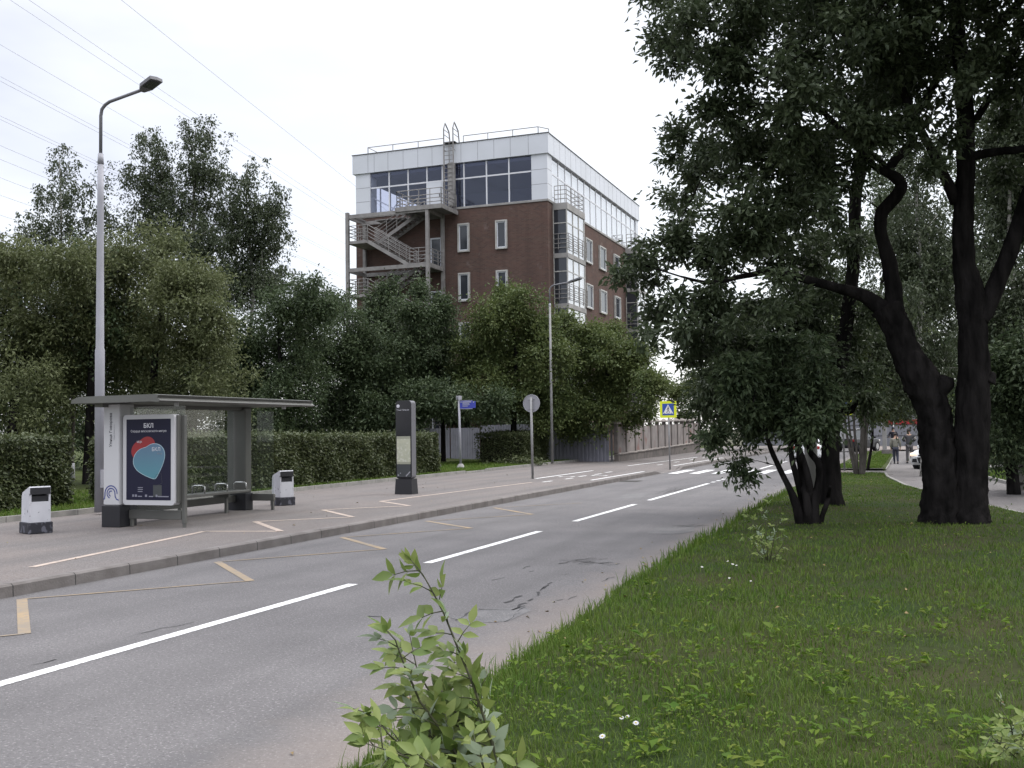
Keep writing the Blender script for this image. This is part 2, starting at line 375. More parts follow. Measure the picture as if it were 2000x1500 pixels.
sheet('back_lawn', lambda y: float(pathR(y)), lambda y: 80, np.arange(58, 90, 4.), lambda x, y: float(pathZ(y)) + .1, 'lawn', 'grass beyond the driveway on the right', 8, sk=.35)
def edge_line(name, f, y0, y1, m, label, gap=None, side=0.):
    mb = MB(); ys = np.arange(y0, y1, .75)
    for a, b in zip(ys[:-1], ys[1:]):
        xa, xb = float(f(a)) + side, float(f(b)) + side; za, zb = float(pathZ(a)), float(pathZ(b))
        vs = [(xa - .045, a, za - .1), (xa + .045, a, za - .1), (xa + .045, a, za + .09), (xa - .045, a, za + .09), (xb - .045, b, zb - .1), (xb + .045, b, zb - .1), (xb + .045, b, zb + .09), (xb - .045, b, zb + .09)]
        mb.add(vs, [(0, 1, 5, 4), (1, 2, 6, 5), (2, 3, 7, 6), (3, 0, 4, 7), (3, 2, 1, 0), (4, 5, 6, 7)])
    return struct(name, mb, m, label, 'kerb')
edge_line('path_edging', pathL, 0, 43.9, 'kerb_pale', 'pale stone edging along the near side of the footpath')
edge_line('path_edging', pathL, 48.2, 70, 'kerb_pale', 'pale stone edging around the bright grass island')
edge_line('path_edging', pathR, 0, 45.9, 'kerb_pale', 'pale stone edging along the far side of the footpath')

# ---------------------------------------------------------------- markings, cracks and patches
mb = MB()
for a, b in ((-12, -4), (1, 3.0), (4.2, 11.65), (13.8, 18.7), (20.9, 26.0), (27.5, 36.3)): mb.strip([(XC, a), (XC, b)], .14, .004)
y = 37.0
while y < 43.6: mb.strip([(XC, y), (XC, y + .45)], .14, .004); y += 1.05
y = 49.5
while y < 88: mb.strip([(XC, y), (XC, y + 4.6)], .14, .004); y += 7
struct('centre_line', mb, 'white_paint', 'white dashed centre line on the carriageway')
mb = MB(); x = -9.75
while x < -3.7: mb.quad((x, 44.2, .004), (x + .42, 44.2, .004), (x + .42, 48.2, .004), (x, 48.2, .004)); x += .92
struct('crossing_stripes', mb, 'white_paint', 'white stripes of the pedestrian crossing on the road')
ZR = [(-8.04, -3.4), (-9.72, -1.8), (-8.04, .35), (-9.72, 1.95), (-8.04, 4.1), (-9.75, 5.7), (-8.03, 7.85), (-9.78, 9.52), (-8.03, 11.54), (-9.71, 13.13), (-8.05, 15.27), (-9.72, 16.81), (-8.1, 18.99), (-9.7, 20.32), (-8.06, 22.43), (-9.71, 24.2), (-8.05, 26.2)]
mb = MB()
for i in range(len(ZR) - 1): mb.strip(ZR[i:i + 2], .115 if i % 2 == 0 else .055, .005 + .0012 * (i % 2))
mb.T = None; struct('bus_stop_zigzag', mb, 'yellow_paint', 'worn yellow zigzag line marking the bus stop on the road')
mb = MB(); mb.strip([(-11.09, 10.96), (-12.02, 15.88), (-10.62, 16.2), (-12.33, 17.89), (-10.9, 19.3), (-12.64, 20.98), (-11.2, 22.54), (-12.7, 23.9), (-12.07, 33.64)], .12, .155)
struct('pavement_zigzag', mb, 'pink_paint', 'pale pinkish zigzag line on the pavement before the shelter')
mb = MB(); Z = .155
mb.strip([(-12.87, 36.2), (-12.87, 43.6)], .12, Z); mb.strip([(-10.46, 35.2), (-10.4, 42.66)], .12, Z); mb.strip([(-12.84, 49.4), (-12.3, 64.3)], .12, Z); mb.strip([(-10.6, 49.4), (-10.5, 62.8)], .12, Z)
for i, y in enumerate((33.8, 35.9, 37.9, 39.7, 41.6)): mb.strip([(-11.75 + .1 * (i % 2), y), (-11.7 + .1 * (i % 2), y + .8)], .12, Z)
for y in (50.5, 54.5, 58.5, 62.5): mb.strip([(-11.65, y), (-11.6, y + 1)], .12, Z)
for dx in (-.25, .25): mb.strip([(-12.2 + dx, 37.6), (-12.2 + dx, 38.0)], .1, Z); mb.strip([(-11.2 + dx, 38.6), (-11.2 + dx, 39.0)], .1, Z)
mb.strip([(-12.45, 37.8), (-11.95, 37.8)], .08, Z); mb.strip([(-11.45, 38.8), (-10.95, 38.8)], .08, Z)
struct('cycle_lane_marking', mb, 'white_paint', 'white cycle lane lines and dashes on the far pavement')
def crack(mb, pts, w_, z=.004, seg=.12):
    for (a, b) in zip(pts[:-1], pts[1:]):
        n = max(2, int(math.dist(a, b) / seg)); P = []
        for i in range(n + 1):
            t = i / n; j = .035 * (0 < i < n)
            P.append((a[0] + (b[0] - a[0]) * t + rnd.uniform(-j, j), a[1] + (b[1] - a[1]) * t + rnd.uniform(-j, j)))
        for p, q in zip(P[:-1], P[1:]):
            if rnd.random() < .8: mb.strip([p, q], w_ * rnd.uniform(.2, .8), z)
mb = MB()
def patch_quad(pts, z=.003):
    mb.add([(x, y, z) for x, y in pts], [tuple(range(len(pts)))])
patch_quad([(-4.42, 9.8), (-4.28, 10.4), (-3.92, 10.62), (-3.78, 10.45), (-3.8, 9.78), (-4.05, 9.62)])
patch_quad([(-4.55, 18.7), (-4.6, 20.0), (-3.98, 20.3), (-3.78, 19.3), (-3.9, 18.8)])
patch_quad([(-7.6, 27.7), (-7.9, 30.2), (-7.3, 30.6), (-7.0, 28.2)])
struct('road_patch', mb, 'patch', 'small smooth asphalt patches in the near lane', 'asphalt patch')
mb = MB()
cp = lambda *p: [tuple(G(*q)[:2]) for q in p]
crack(mb, cp((890, 1212), (935, 1190), (1000, 1192), (1025, 1183)), .035)
crack(mb, cp((1000, 1192), (1040, 1170), (1078, 1138)), .05); crack(mb, cp((985, 1215), (1015, 1198), (1026, 1186)), .03)
crack(mb, cp((985, 1178), (1030, 1160)), .06); crack(mb, cp((1060, 1150), (1080, 1140)), .06)
for q in range(9): crack(mb, cp((1110 + rnd.uniform(-20, 30), 1098 + rnd.uniform(-6, 6)), (1150 + rnd.uniform(0, 50), 1096 + rnd.uniform(-10, 8))), .03)
for q in range(8): crack(mb, cp((1290 + rnd.uniform(-10, 40), 1030 + rnd.uniform(-4, 3)), (1340 + rnd.uniform(0, 50), 1026 + rnd.uniform(-3, 5))), .035)
crack(mb, cp((1290, 1044), (1350, 1042)), .04)
crack(mb, cp((215, 1255), (300, 1232), (380, 1215)), .018); crack(mb, cp((60, 1300), (110, 1288)), .03); crack(mb, cp((720, 1204), (745, 1205)), .05)
crack(mb, cp((1440, 953), (1490, 956), (1540, 957)), .05); crack(mb, cp((1280, 965), (1320, 951), (1440, 947)), .05)
for q in range(6): crack(mb, cp((1295 + rnd.uniform(0, 20), 962 + rnd.uniform(-6, 4)), (1330 + rnd.uniform(-10, 20), 955 + rnd.uniform(-3, 5))), .04)
for q in range(14):
    a = (rnd.uniform(950, 1250), rnd.uniform(1090, 1200)); crack(mb, cp(a, (a[0] + rnd.uniform(8, 30), a[1] - rnd.uniform(0, 8))), .025)
struct('road_crack', mb, 'crack', 'dark cracks and worn spots in the asphalt', 'road crack')
mb = MB(); crack(mb, [(-13.9, 15.0), (-13.2, 17.5), (-13.0, 19.5), (-12.6, 22.5)], .02, .154)
P0, P1 = pathL, pathR
for y in (32.6, 38.6): crack(mb, [(float(pathL(y)) + .1, y), (float(pathR(y)) - .1, y)], .12, .026)
crack(mb, [(float(pathL(55)) + .1, 55), (.4, 55)], .1, -.085)
struct('pavement_crack', mb, 'crack', 'dark joints across the footpath and pavement', 'pavement crack')
mb = MB(); mb.strip([tuple(G(1305, 972)[:2]), tuple(G(1475, 1002)[:2])], .06, .0035); mb.strip([tuple(G(1318, 947)[:2]), tuple(G(1370, 938)[:2])], .06, .0035)
struct('old_line', mb, 'patch', 'faded thin old line across the near lane', 'road line')
# drain grate by the kerb
M['iron'] = mat('cast_iron', (.05, .048, .046), .7, (.09, .085, .08), 12, 4, metal=.6)
gp = G(1232, 940)
dg_ = thing('drain_grate', 'iron drain grate set in the road beside the far kerb', 'drain grate', (gp[0], gp[1], 0))
mb = MB()
for i in range(9): mb.box(gp[0] - .28 + i * .065, gp[0] - .25 + i * .065, gp[1] - .3, gp[1] + .3, -.01, .008)
obj('grate_bars', mb, 'iron', dg_)
mb = MB(); mb.box(gp[0] - .34, gp[0] - .29, gp[1] - .36, gp[1] + .36, -.01, .01); mb.box(gp[0] + .3, gp[0] + .35, gp[1] - .36, gp[1] + .36, -.01, .01)
mb.box(gp[0] - .29, gp[0] + .3, gp[1] - .36, gp[1] - .31, -.01, .01); mb.box(gp[0] - .29, gp[0] + .3, gp[1] + .31, gp[1] + .36, -.01, .01); obj('grate_frame', mb, 'iron', dg_)

# ================================================================ BRICK BUILDING
def brick_setup(N, L, vec, c):
    s = sepx(N, L, vec); cb = N.new('ShaderNodeCombineXYZ')
    L(mathn(N, L, 'ADD', s[0], s[1]), cb.inputs[0]); L(s[2], cb.inputs[1])
    b = N.new('ShaderNodeTexBrick'); L(cb.outputs[0], b.inputs[0])
    b.inputs['Scale'].default_value = 1; b.inputs['Brick Width'].default_value = .26; b.inputs['Row Height'].default_value = .085; b.inputs['Mortar Size'].default_value = .013
    b.inputs['Color1'].default_value = (.112, .068, .053, 1); b.inputs['Color2'].default_value = (.072, .046, .038, 1); b.inputs['Mortar'].default_value = (.095, .078, .074, 1)
    mp2 = N.new('ShaderNodeMapping'); mp2.inputs['Scale'].default_value = (.35, .35, 3.2); L(vec, mp2.inputs[0])
    k = noise(N, L, mp2.outputs[0], 1.0, 4, .38, .64)
    c = mixc(N, L, mathn(N, L, 'MULTIPLY', k, .4), b.outputs[0], (.105, .058, .05))
    mp3 = N.new('ShaderNodeMapping'); mp3.inputs['Scale'].default_value = (1.1, 1.1, .1); L(vec, mp3.inputs[0])
    c = mixc(N, L, mathn(N, L, 'MULTIPLY', noise(N, L, mp3.outputs[0], 1.3, 5, .5, .75), .4), c, (.045, .032, .03))
    k2 = noise(N, L, vec, 1.6, 6, .63, .72)
    return mixc(N, L, mathn(N, L, 'MULTIPLY', k2, .3), c, (.2, .17, .16))
M['brick'] = mat('brown_brick', (.12, .06, .05), .9, spec=.15, setup=brick_setup)
M['panel'] = mat('white_cladding', (.55, .57, .62), .45, (.51, .53, .57), .5, 4)
M['joint'] = mat('cladding_joint', (.18, .18, .2), .8)
M['frame'] = mat('white_window_frame', (.42, .42, .41), .5, (.33, .32, .30), 3, 4)
M['mull'] = mat('white_mullion', (.58, .59, .63), .45)
M['steel'] = mat('weathered_grey_steel', (.18, .17, .168), .6, (.25, .24, .235), 2.5, 5, spec=.3)
M['dark_steel'] = mat('dark_steel', (.075, .075, .08), .55, metal=.3)
M['conc'] = mat('grey_concrete', (.30, .29, .285), .9, (.22, .215, .21), 1.2, 5, .3, 20)
M['inner'] = mat('office_interior', (.075, .085, .14), .9)
M['blind'] = mat('white_blind', (.64, .64, .66), .7, (.55, .55, .58), .6, 3)
def glassm(name, tint, refl, diff=None, dfac=0., gcol=(1, 1, 1)):
    m = bpy.data.materials.new(name); m.use_nodes = True; N = m.node_tree.nodes; L = m.node_tree.links.new; N.clear()
    o = N.new('ShaderNodeOutputMaterial'); t = N.new('ShaderNodeBsdfTransparent'); t.inputs[0].default_value = (*tint, 1)
    gl = N.new('ShaderNodeBsdfGlossy'); gl.inputs['Roughness'].default_value = .02; gl.inputs[0].default_value = (*gcol, 1)
    lw = N.new('ShaderNodeLayerWeight'); lw.inputs[0].default_value = .5
    a = mathn(N, L, 'ADD', mathn(N, L, 'MULTIPLY', mathn(N, L, 'POWER', lw.outputs['Facing'], 4.0), .9), .04 + refl, True)
    mx = N.new('ShaderNodeMixShader'); L(a, mx.inputs[0]); L(t.outputs[0], mx.inputs[1]); L(gl.outputs[0], mx.inputs[2])
    r_ = mx.outputs[0]
    if diff:
        d = N.new('ShaderNodeBsdfDiffuse'); d.inputs[0].default_value = (*diff, 1)
        m2 = N.new('ShaderNodeMixShader'); m2.inputs[0].default_value = dfac; L(r_, m2.inputs[1]); L(d.outputs[0], m2.inputs[2]); r_ = m2.outputs[0]
    L(r_, o.inputs[0]); return m
M['glass'] = glassm('tinted_glass', (.78, .80, .88), .05, gcol=(.66, .71, .88))
M['glass_dark'] = glassm('dark_glass', (.25, .26, .3), .05)
M['glass_clear'] = glassm('shelter_glass', (.93, .95, .94), -.02, (.3, .33, .32), .03)
M['glass_bright'] = glassm('bright_glass', (.8, .82, .85), .30)

BX0, BX1, BY0, BY1 = -36.85, -22.32, 66.0, 91.0
ZB, ZG, ZF, ZT = 17.3, 17.45, 20.5, 21.85
bld = thing('office_building', 'brown brick office block with white clad glazed top storey and outside fire stairs', 'building', (-29.6, 66, 0))
mb = MB(); mb.box(BX0, BX1, BY0, BY1, -.5, ZB - .02); obj('brick_wall', mb, 'brick', bld)
mb = MB(); mb.box(BX0 - .06, BX1 + .06, BY0 - .06, BY1 + .06, ZB - .02, ZB + .12); obj('ledge', mb, 'conc', bld)
mb = MB(); mb.box(BX0 - .2, BX1 + .14, BY0 - .12, BY1 + .14, ZF, ZT)
mb.box(BX0, BX0 + 1.15, BY0, BY0 + 1.0, ZB + .12, ZF); mb.box(BX1 - 1.12, BX1 + .02, BY0, BY0 + .95, ZB + .12, ZF)
mb.box(BX1 - .6, BX1 + .02, BY1 - .8, BY1, ZB + .12, ZF); mb.box(BX0, BX0 + .6, BY1 - .8, BY1, ZB + .12, ZF)
nj = len(mb.f)
for x in (-35.8, -35.3, -34.2, -33.0, -31.85, -30.75, -29.3, -28.55, -27.3, -26.1, -24.9, -23.6): mb.box(x, x + .022, BY0 - .124, BY0 - .119, ZF + .01, ZT - .05)
for z in (18.45, 19.45): mb.box(BX0 + .01, BX0 + 1.14, BY0 - .004, BY0 + .002, z, z + .025); mb.box(BX1 - 1.1, BX1, BY0 - .004, BY0 + .002, z, z + .025); mb.box(BX1 + .018, BX1 + .024, BY0 + .02, BY0 + .93, z, z + .025)
for y in np.arange(67.1, 91, 1.25): mb.box(BX1 + .139, BX1 + .144, y, y + .022, ZF + .01, ZT - .05)
cl = obj('white_cladding', mb, 'panel', bld); cl.data.materials.append(M['joint'])
for q in cl.data.polygons[nj:]: q.material_index = 1
mb = MB(); mb.box(BX0 - .24, BX1 + .18, BY0 - .16, BY1 + .18, ZT, ZT + .05); obj('roof_edge', mb, 'dark_steel', bld)
mb = MB(); mb.box(BX0 + .1, BX1 - .1, BY0 + .2, BY1 - .1, ZF - .25, ZF - .02); mb.box(BX0 + 3.5, BX1 - .5, BY0 + 8, BY0 + 8.2, ZB, ZF - .25); mb.box(-29.75, -29.05, BY0 + .1, BY0 + .5, ZB + .1, ZF - .02)
obj('interior', mb, 'inner', bld)
# glazing of the front: one pane and its bars per bay
fx = [-35.73, -34.2, -32.7, -31.23, -30.05, -28.41, -26.73, -25.08, -23.44]
for a, b in zip(fx[:-1], fx[1:]):
    f = MB(); f.box(a - .045, a + .045, BY0 + .05, BY0 + .14, ZG, ZF - .02); f.box(a + .045, b - .045, BY0 + .06, BY0 + .13, 19.36, 19.46); f.box(a + .045, b - .045, BY0 + .05, BY0 + .14, ZB + .12, ZG)
    wo = obj('window', f, 'mull', bld)
    if b == -30.05:
        p = MB(); p.quad((a, BY0 + .1, 19.46), (b, BY0 + .1, 19.46), (b, BY0 + .1, ZF), (a, BY0 + .1, ZF)); obj('pane', p, 'glass', wo)
        p = MB(); p.box(a + .05, b - .05, BY0 + .03, BY0 + .12, ZG, 19.34); d = obj('terrace_door', p, 'panel', bld)
        p = MB(); p.box(b - .22, b - .18, BY0 - .03, BY0 + .03, 18.3, 18.5); obj('handle', p, 'dark_steel', d)
    else:
        p = MB(); p.quad((a, BY0 + .1, ZG), (b, BY0 + .1, ZG), (b, BY0 + .1, ZF), (a, BY0 + .1, ZF)); obj('pane', p, 'glass', wo)
mb = MB()
mb.quad((BX0 + .05, BY0 + 1, ZB + .12), (BX0 + .05, BY1 - .8, ZB + .12), (BX0 + .05, BY1 - .8, ZF), (BX0 + .05, BY0 + 1, ZF)); mb.quad((BX0 + .6, BY1 - .05, ZB + .12), (BX1 - .6, BY1 - .05, ZB + .12), (BX1 - .6, BY1 - .05, ZF), (BX0 + .6, BY1 - .05, ZF))
obj('rear_glazing', mb, 'glass', bld)
mb = MB()
for y in np.arange(68, 90, 1.6): mb.box(BX0 + .02, BX0 + .1, y, y + .09, ZB + .12, ZF)
mb.bar((BX0 + .4, 66.6, 19.2), (BX0 + 3.3, 66.6, 17.6), .08, .08); mb.bar((BX0 + 3.3, 66.6, 18.6), (BX0 + 2.3, 66.6, 17.5), .06, .06)
obj('rear_mullion', mb, 'mull', bld)
# right-hand glazing with blinds
ry = list(np.linspace(BY0 + .95, BY1 - .8, 16))
for a, b in zip(ry[:-1], ry[1:]):
    f = MB(); f.box(BX1 - .1, BX1 - .02, a - .04, a + .04, ZB + .12, ZF); f.box(BX1 - .09, BX1 - .03, a + .04, b - .04, 19.3, 19.4)
    wo = obj('window', f, 'mull', bld)
    p = MB(); p.quad((BX1 - .06, a, ZB + .12), (BX1 - .06, b, ZB + .12), (BX1 - .06, b, ZF), (BX1 - .06, a, ZF)); obj('pane', p, 'glass_bright', wo)
    p = MB(); p.box(BX1 - .26, BX1 - .24, a + .03, b - .03, ZB + .12, ZF - .02); obj('blind', p, 'blind', wo)
# punched windows
def win(x0, x1, y, z0, z1, front=True):
    f = MB()
    def ring(mbx, a0, a1, c0, c1, zz0, zz1, tt):
        for q in ((a0, a0 + tt, zz0, zz1), (a1 - tt, a1, zz0, zz1), (a0 + tt, a1 - tt, zz1 - tt, zz1), (a0 + tt, a1 - tt, zz0, zz0 + tt)):
            if front: mbx.box(q[0], q[1], c0, c1, q[2], q[3])
            else: mbx.box(y - c1 + 66.0, y - c0 + 66.0, q[0], q[1], q[2], q[3])
    ring(f, x0, x1, 65.86, 66.0, z0, z1, .10)
    wo = obj('window', f, 'frame', bld)
    s = MB(); ring(s, x0 + .10, x1 - .10, 65.92, 66.0, z0 + .10, z1 - .10, .07); obj('sash', s, 'panel', wo)
    p = MB()
    if front: p.quad((x0 + .1, 65.95, z0 + .1), (x1 - .1, 65.95, z0 + .1), (x1 - .1, 65.95, z1 - .1), (x0 + .1, 65.95, z1 - .1))
    else: p.quad((y + .05, x0 + .1, z0 + .1), (y + .05, x1 - .1, z0 + .1), (y + .05, x1 - .1, z1 - .1), (y + .05, x0 + .1, z1 - .1))
    obj('pane', p, 'winglass', wo)
M['winglass'] = mat('window_glass', (.03, .034, .042), .06, spec=.6)
for k in range(4):
    dz = -3.42 * k
    for x0, x1 in ((-28.87, -28.0), (-26.07, -25.22)): win(x0, x1, 66, 14.27 + dz, 16.25 + dz)
    for y0, y1 in ((74.4, 76.1), (78.15, 79.95), (82.45, 84.2)): win(y0, y1, BX1, 14.4 + dz, 16.25 + dz, False)
# glazed balcony bays on the right face
def bay(y0, y1):
    X1 = BX1 + 1.0
    for k in range(5):
        zt = 17.3 - 3.42 * k; 
        m_ = MB(); m_.box(BX1, X1 + .05, y0 - .05, y1 + .05, zt - (.45 if k == 0 else .32), zt); b_ = obj('bay_slab', m_, 'conc', bld)
        if k == 4: break
        z1 = zt - (.45 if k == 0 else .32); z0 = zt - 3.42
        f = MB()
        for x, y in ((X1, y0), (X1, y0 + (y1 - y0) / 3), (X1, y0 + 2 * (y1 - y0) / 3), (X1, y1), (BX1 + .05, y0), (BX1 + .05, y1)): f.box(x - .07, x + .01, y - .04, y + .04, z0, z1)
        f.box(X1 - .06, X1, y0 + .04, y1 - .04, z1 - .95, z1 - .88); f.box(BX1, X1 - .07, y0 - .03, y0 + .03, z1 - .95, z1 - .88)
        wo = obj('bay_window', f, 'frame', bld)
        p = MB(); p.quad((BX1, y0, z0), (X1 - .03, y0, z0), (X1 - .03, y0, z1), (BX1, y0, z1)); obj('side_pane', p, 'winglass', wo)
        p = MB(); p.quad((X1 - .03, y0, z0), (X1 - .03, y1, z0), (X1 - .03, y1, z1), (X1 - .03, y0, z1)); obj('pane', p, 'glass_bright', wo)
        p = MB(); p.box(X1 - .2, X1 - .18, y0 + .05, y1 - .05, z0, z1); obj('blind', p, 'blind', wo)
        r_ = MB(); xo = X1 + .12
        for zz in (z0 + .35, z0 + .65, z0 + .95, z0 + 1.3): r_.tube([(BX1 + .05, y0 - .14, zz), (xo, y0 - .14, zz), (xo, y1 + .1, zz)], .025, 5)
        for yy in np.linspace(y0 - .14, y1 + .1, 5): r_.cyl((xo, yy, z0 + .25), (xo, yy, z0 + 1.3), .025, 5)
        r_.cyl((BX1 + .4, y0 - .14, z0 + .25), (BX1 + .4, y0 - .14, z0 + 1.3), .025, 5)
        for yy in (y0 + .2, (y0 + y1) / 2, y1 - .2): r_.cyl((X1 - .02, yy, z0 + .35), (xo, yy, z0 + .35), .02, 5)
        obj('railing', r_, 'steel', bld)
    r_ = MB(); zt = 17.3
    for zz in (.3, .6, .9, 1.2): r_.tube([(BX1 + .1, y0 + .05, zt + zz), (X1 - .05, y0 + .05, zt + zz), (X1 - .05, y1 - .05, zt + zz), (BX1 + .1, y1 - .05, zt + zz)], .025, 5)
    for yy in np.linspace(y0 + .05, y1 - .05, 5): r_.cyl((X1 - .05, yy, zt), (X1 - .05, yy, zt + 1.2), .025, 5)
    for xx in (BX1 + .1, BX1 + .55): r_.cyl((xx, y0 + .05, zt), (xx, y0 + .05, zt + 1.2), .025, 5)
    obj('terrace_railing', r_, 'steel', bld)
bay(67.1, 71.1); bay(86.4, 90.2)
# roof railing and roof ladder
def railing(mb, pts, zs, post=1.5, r_=.025):
    for z in zs: mb.tube([(x, y, b + z) for x, y, b in pts], r_, 5)
    for a, b in zip(pts[:-1], pts[1:]):
        n = max(1, int(round(math.dist(a, b) / post)))
        for i in range(n + 1):
            q = [a[k] + (b[k] - a[k]) * i / n for k in range(3)]
            mb.cyl((q[0], q[1], q[2]), (q[0], q[1], q[2] + zs[-1]), r_, 5)
mb = MB(); railing(mb, [(-36.6, 70, ZT), (-36.6, 67.4, ZT), (-30.5, 67.4, ZT)], (.5, .95), 1.9, .03); obj('roof_railing', mb, 'steel', bld)
mb = MB(); railing(mb, [(-29.0, 67.4, ZT), (-23.4, 67.4, ZT), (-22.9, 68.2, ZT)], (.5, .95), 2.2, .03); obj('roof_railing', mb, 'steel', bld)
mb = MB()
yl = 65.55
for x in (-29.68, -28.98): mb.tube([(x, yl, 17.6), (x, yl, 22.9), (x, yl + .25, 23.35), (x, yl + .9, 22.9), (x, yl + 1.1, 22.0)], .045, 6)
for z in np.arange(18, 22.2, .3): mb.cyl((-29.68, yl, z), (-28.98, yl, z), .022, 5)
mb.cyl((-29.33, yl + .1, 18.2), (-29.33, yl + .1, 21.9), .03, 5)
for z in (22.5, 22.85): mb.tube([(-29.9, yl + .5, z), (-29.68, yl, z), (-29.68, yl + 1.0, z - .05)], .025, 5); mb.tube([(-28.98, yl, z), (-28.98, yl + 1.0, z - .05)], .025, 5)
for z in (18.6, 20.2, 21.4):
    for x in (-29.68, -28.98): mb.cyl((x, yl, z), (x, 66.0, z), .025, 5)
rl = obj('roof_ladder', mb, 'steel', bld)
mb = MB(); mb.box(-29.75, -28.9, yl + .1, yl + 1.3, 21.93, 21.99); obj('ladder_landing', mb, 'dark_steel', rl)
mb = MB(); mb.cyl((-29.25, 65.85, 17.5), (-29.25, 65.85, 20.5), .28, 10); obj('duct', mb, 'conc', bld)
# fire stairs: posts, landings, flights and railings
YF, YM, YW = 63.35, 64.55, 65.9
XL, XR = -36.05, -29.95
for x, y, zt in ((XL, YF, 17.15), (XR, YF, 17.0), (XL, YW - .1, 17.0), (XR, YW - .1, 17.0)):
    m_ = MB(); m_.box(x - .11, x + .11, y - .11, y + .11, -.3, zt); obj('stair_post', m_, 'steel', bld)
def beams(z, x0, x1):
    m_ = MB(); m_.bar((x0, YF, z - .13), (x1, YF, z - .13), .12, .26); m_.bar((x0, YW - .1, z - .13), (x1, YW - .1, z - .13), .12, .26)
    return m_
for k in range(5):
    zf = 16.95 - 3.72 * k if k else 16.98
    zf = 16.98 - 3.72 * k; zh = zf - 1.82
    m_ = beams(zf, XL, XR)
    m_.bar((XR, YF, zf - .13), (XR, YW, zf - .13), .12, .26); m_.bar((XL, YF, zf - .13), (XL, YW, zf - .13), .12, .26)
    obj('stair_beam', m_, 'steel', bld)
    m_ = MB(); m_.box(-31.3, XR, YF, YW, zf, zf + .06); obj('stair_landing', m_, 'steel', bld)
    m_ = MB(); m_.box(XL, -34.5, YF, YW, zh - .2, zh); obj('stair_landing', m_, 'steel', bld)
    # rear flight from half landing up to the floor, front flight down to the floor below
    for ya, yb, p, q in ((YM + .1, YW - .15, (-34.5, zh), (-31.3, zf)), (YF + .05, YM - .1, (-34.5, zh), (-31.3, zf - 3.72))):
        m_ = MB()
        for yy in (ya, yb): m_.bar((p[0], yy, p[1] - .1), (q[0], yy, q[1] - .1), .06, .24)
        n = 10
        for i in range(n):
            t = (i + .5) / n; xx = p[0] + (q[0] - p[0]) * t; zz = p[1] + (q[1] - p[1]) * t
            m_.box(xx - .14, xx + .14, ya + .03, yb - .03, zz - .02, zz + .02)
        fl = obj('stair_flight', m_, 'steel', bld)
        m_ = MB()
        for yy in (ya, yb):
            railing(m_, [(p[0], yy, p[1]), (q[0], yy, q[1])], (.3, .55, .8, 1.05), .9, .028)
        obj('handrail', m_, 'steel', fl)
    m_ = MB(); railing(m_, [(-34.5, YF, zh), (XL + .15, YF, zh), (XL + .15, YW - .2, zh)], (.3, .55, .8, 1.05), .9, .028); obj('landing_railing', m_, 'steel', bld)
    if k:
        m_ = MB(); railing(m_, [(-31.3, YF, zf), (XR, YF, zf), (XR, YW - .1, zf)], (.3, .55, .8, 1.05), .9, .028); obj('landing_railing', m_, 'steel', bld)
        f = MB(); x0, x1 = -30.95, -30.1
        for q in ((x0, x0 + .1, zf + .06, zf + 2.15), (x1 - .1, x1, zf + .06, zf + 2.15), (x0 + .1, x1 - .1, zf + 2.05, zf + 2.15)): f.box(q[0], q[1], 65.9, 66.02, q[2], q[3])
        dr = obj('stair_door', f, 'panel', bld)
        f = MB(); f.box(x0 + .1, x1 - .1, 65.93, 65.99, zf + .06, zf + 2.05); obj('door_leaf', f, 'winglass', dr)
m_ = MB(); m_.box(-32.3, -28.85, YF - .1, YW, 16.99, 17.12); m_.bar((-32.3, YF - .1, 17.0), (-28.85, YF - .1, 17.0), .1, .3); m_.bar((-28.85, YF - .1, 17.0), (-28.85, YW, 17.0), .1, .3); obj('top_landing', m_, 'steel', bld)
m_ = MB(); railing(m_, [(-32.2, YW - .1, 17.1), (-32.2, YF - .05, 17.1), (-28.9, YF - .05, 17.1), (-28.9, YW - .1, 17.1)], (.25, .5, .75, 1.15), .85, .03); obj('top_railing', m_, 'steel', bld)
M['mesh_panel'] = mat('stair_mesh', (.22, .21, .2), .8)
m_ = MB(); m_.bar((XL, YF, 17.0), (XL, YW, 17.0), .2, .12); m_.box(-34.6, -32.4, YM + .1, YW - .1, 16.72, 16.78); obj('stair_canopy', m_, 'steel', bld)

# ================================================================ STREET FURNITURE
M['pole'] = mat('sign_pole', (.24, .24, .25), .6, (.20, .195, .19), 4, 4)
M['galv'] = mat('grey_painted_steel', (.30, .30, .34), .5, (.25, .25, .28), 1.5, 4)
M['galv_dark'] = mat('grey_lamp_steel', (.13, .13, .145), .5)
M['alu'] = mat('shelter_aluminium', (.125, .125, .118), .45, (.10, .10, .094), 1, 4, metal=.2)
M['shelter_white'] = mat('shelter_white', (.47, .47, .49), .5)
M['black'] = mat('black_paint', (.018, .018, .022), .55)
M['gloss_black'] = mat('gloss_black', (.012, .012, .016), .15, spec=.5)
M['lead'] = mat('dark_grey_panel', (.05, .055, .06), .3)
M['navy'] = mat('poster_navy', (.013, .013, .032), .5, spec=.2)
M['ink'] = mat('poster_white_ink', (.55, .55, .6), .5)
M['ink_grey'] = mat('poster_grey_ink', (.2, .2, .25), .5)
M['text_dark'] = mat('dark_lettering', (.02, .02, .03), .6)
M['text_grey'] = mat('grey_lettering', (.3, .3, .32), .6)
M['wave'] = mat('wave_blue', (.03, .045, .20), .5)
M['red_bal'] = mat('balloon_red', (.25, .02, .025), .35)
def bal_setup(N, L, vec, c):
    z = sepx(N, L, vec)[2]; x = sepx(N, L, vec)[0]
    mr = N.new('ShaderNodeMapRange'); mr.inputs[1].default_value = .95; mr.inputs[2].default_value = 1.7; L(z, mr.inputs[0])
    return mixc(N, L, mr.outputs[0], (.075, .21, .26), (.10, .15, .24))
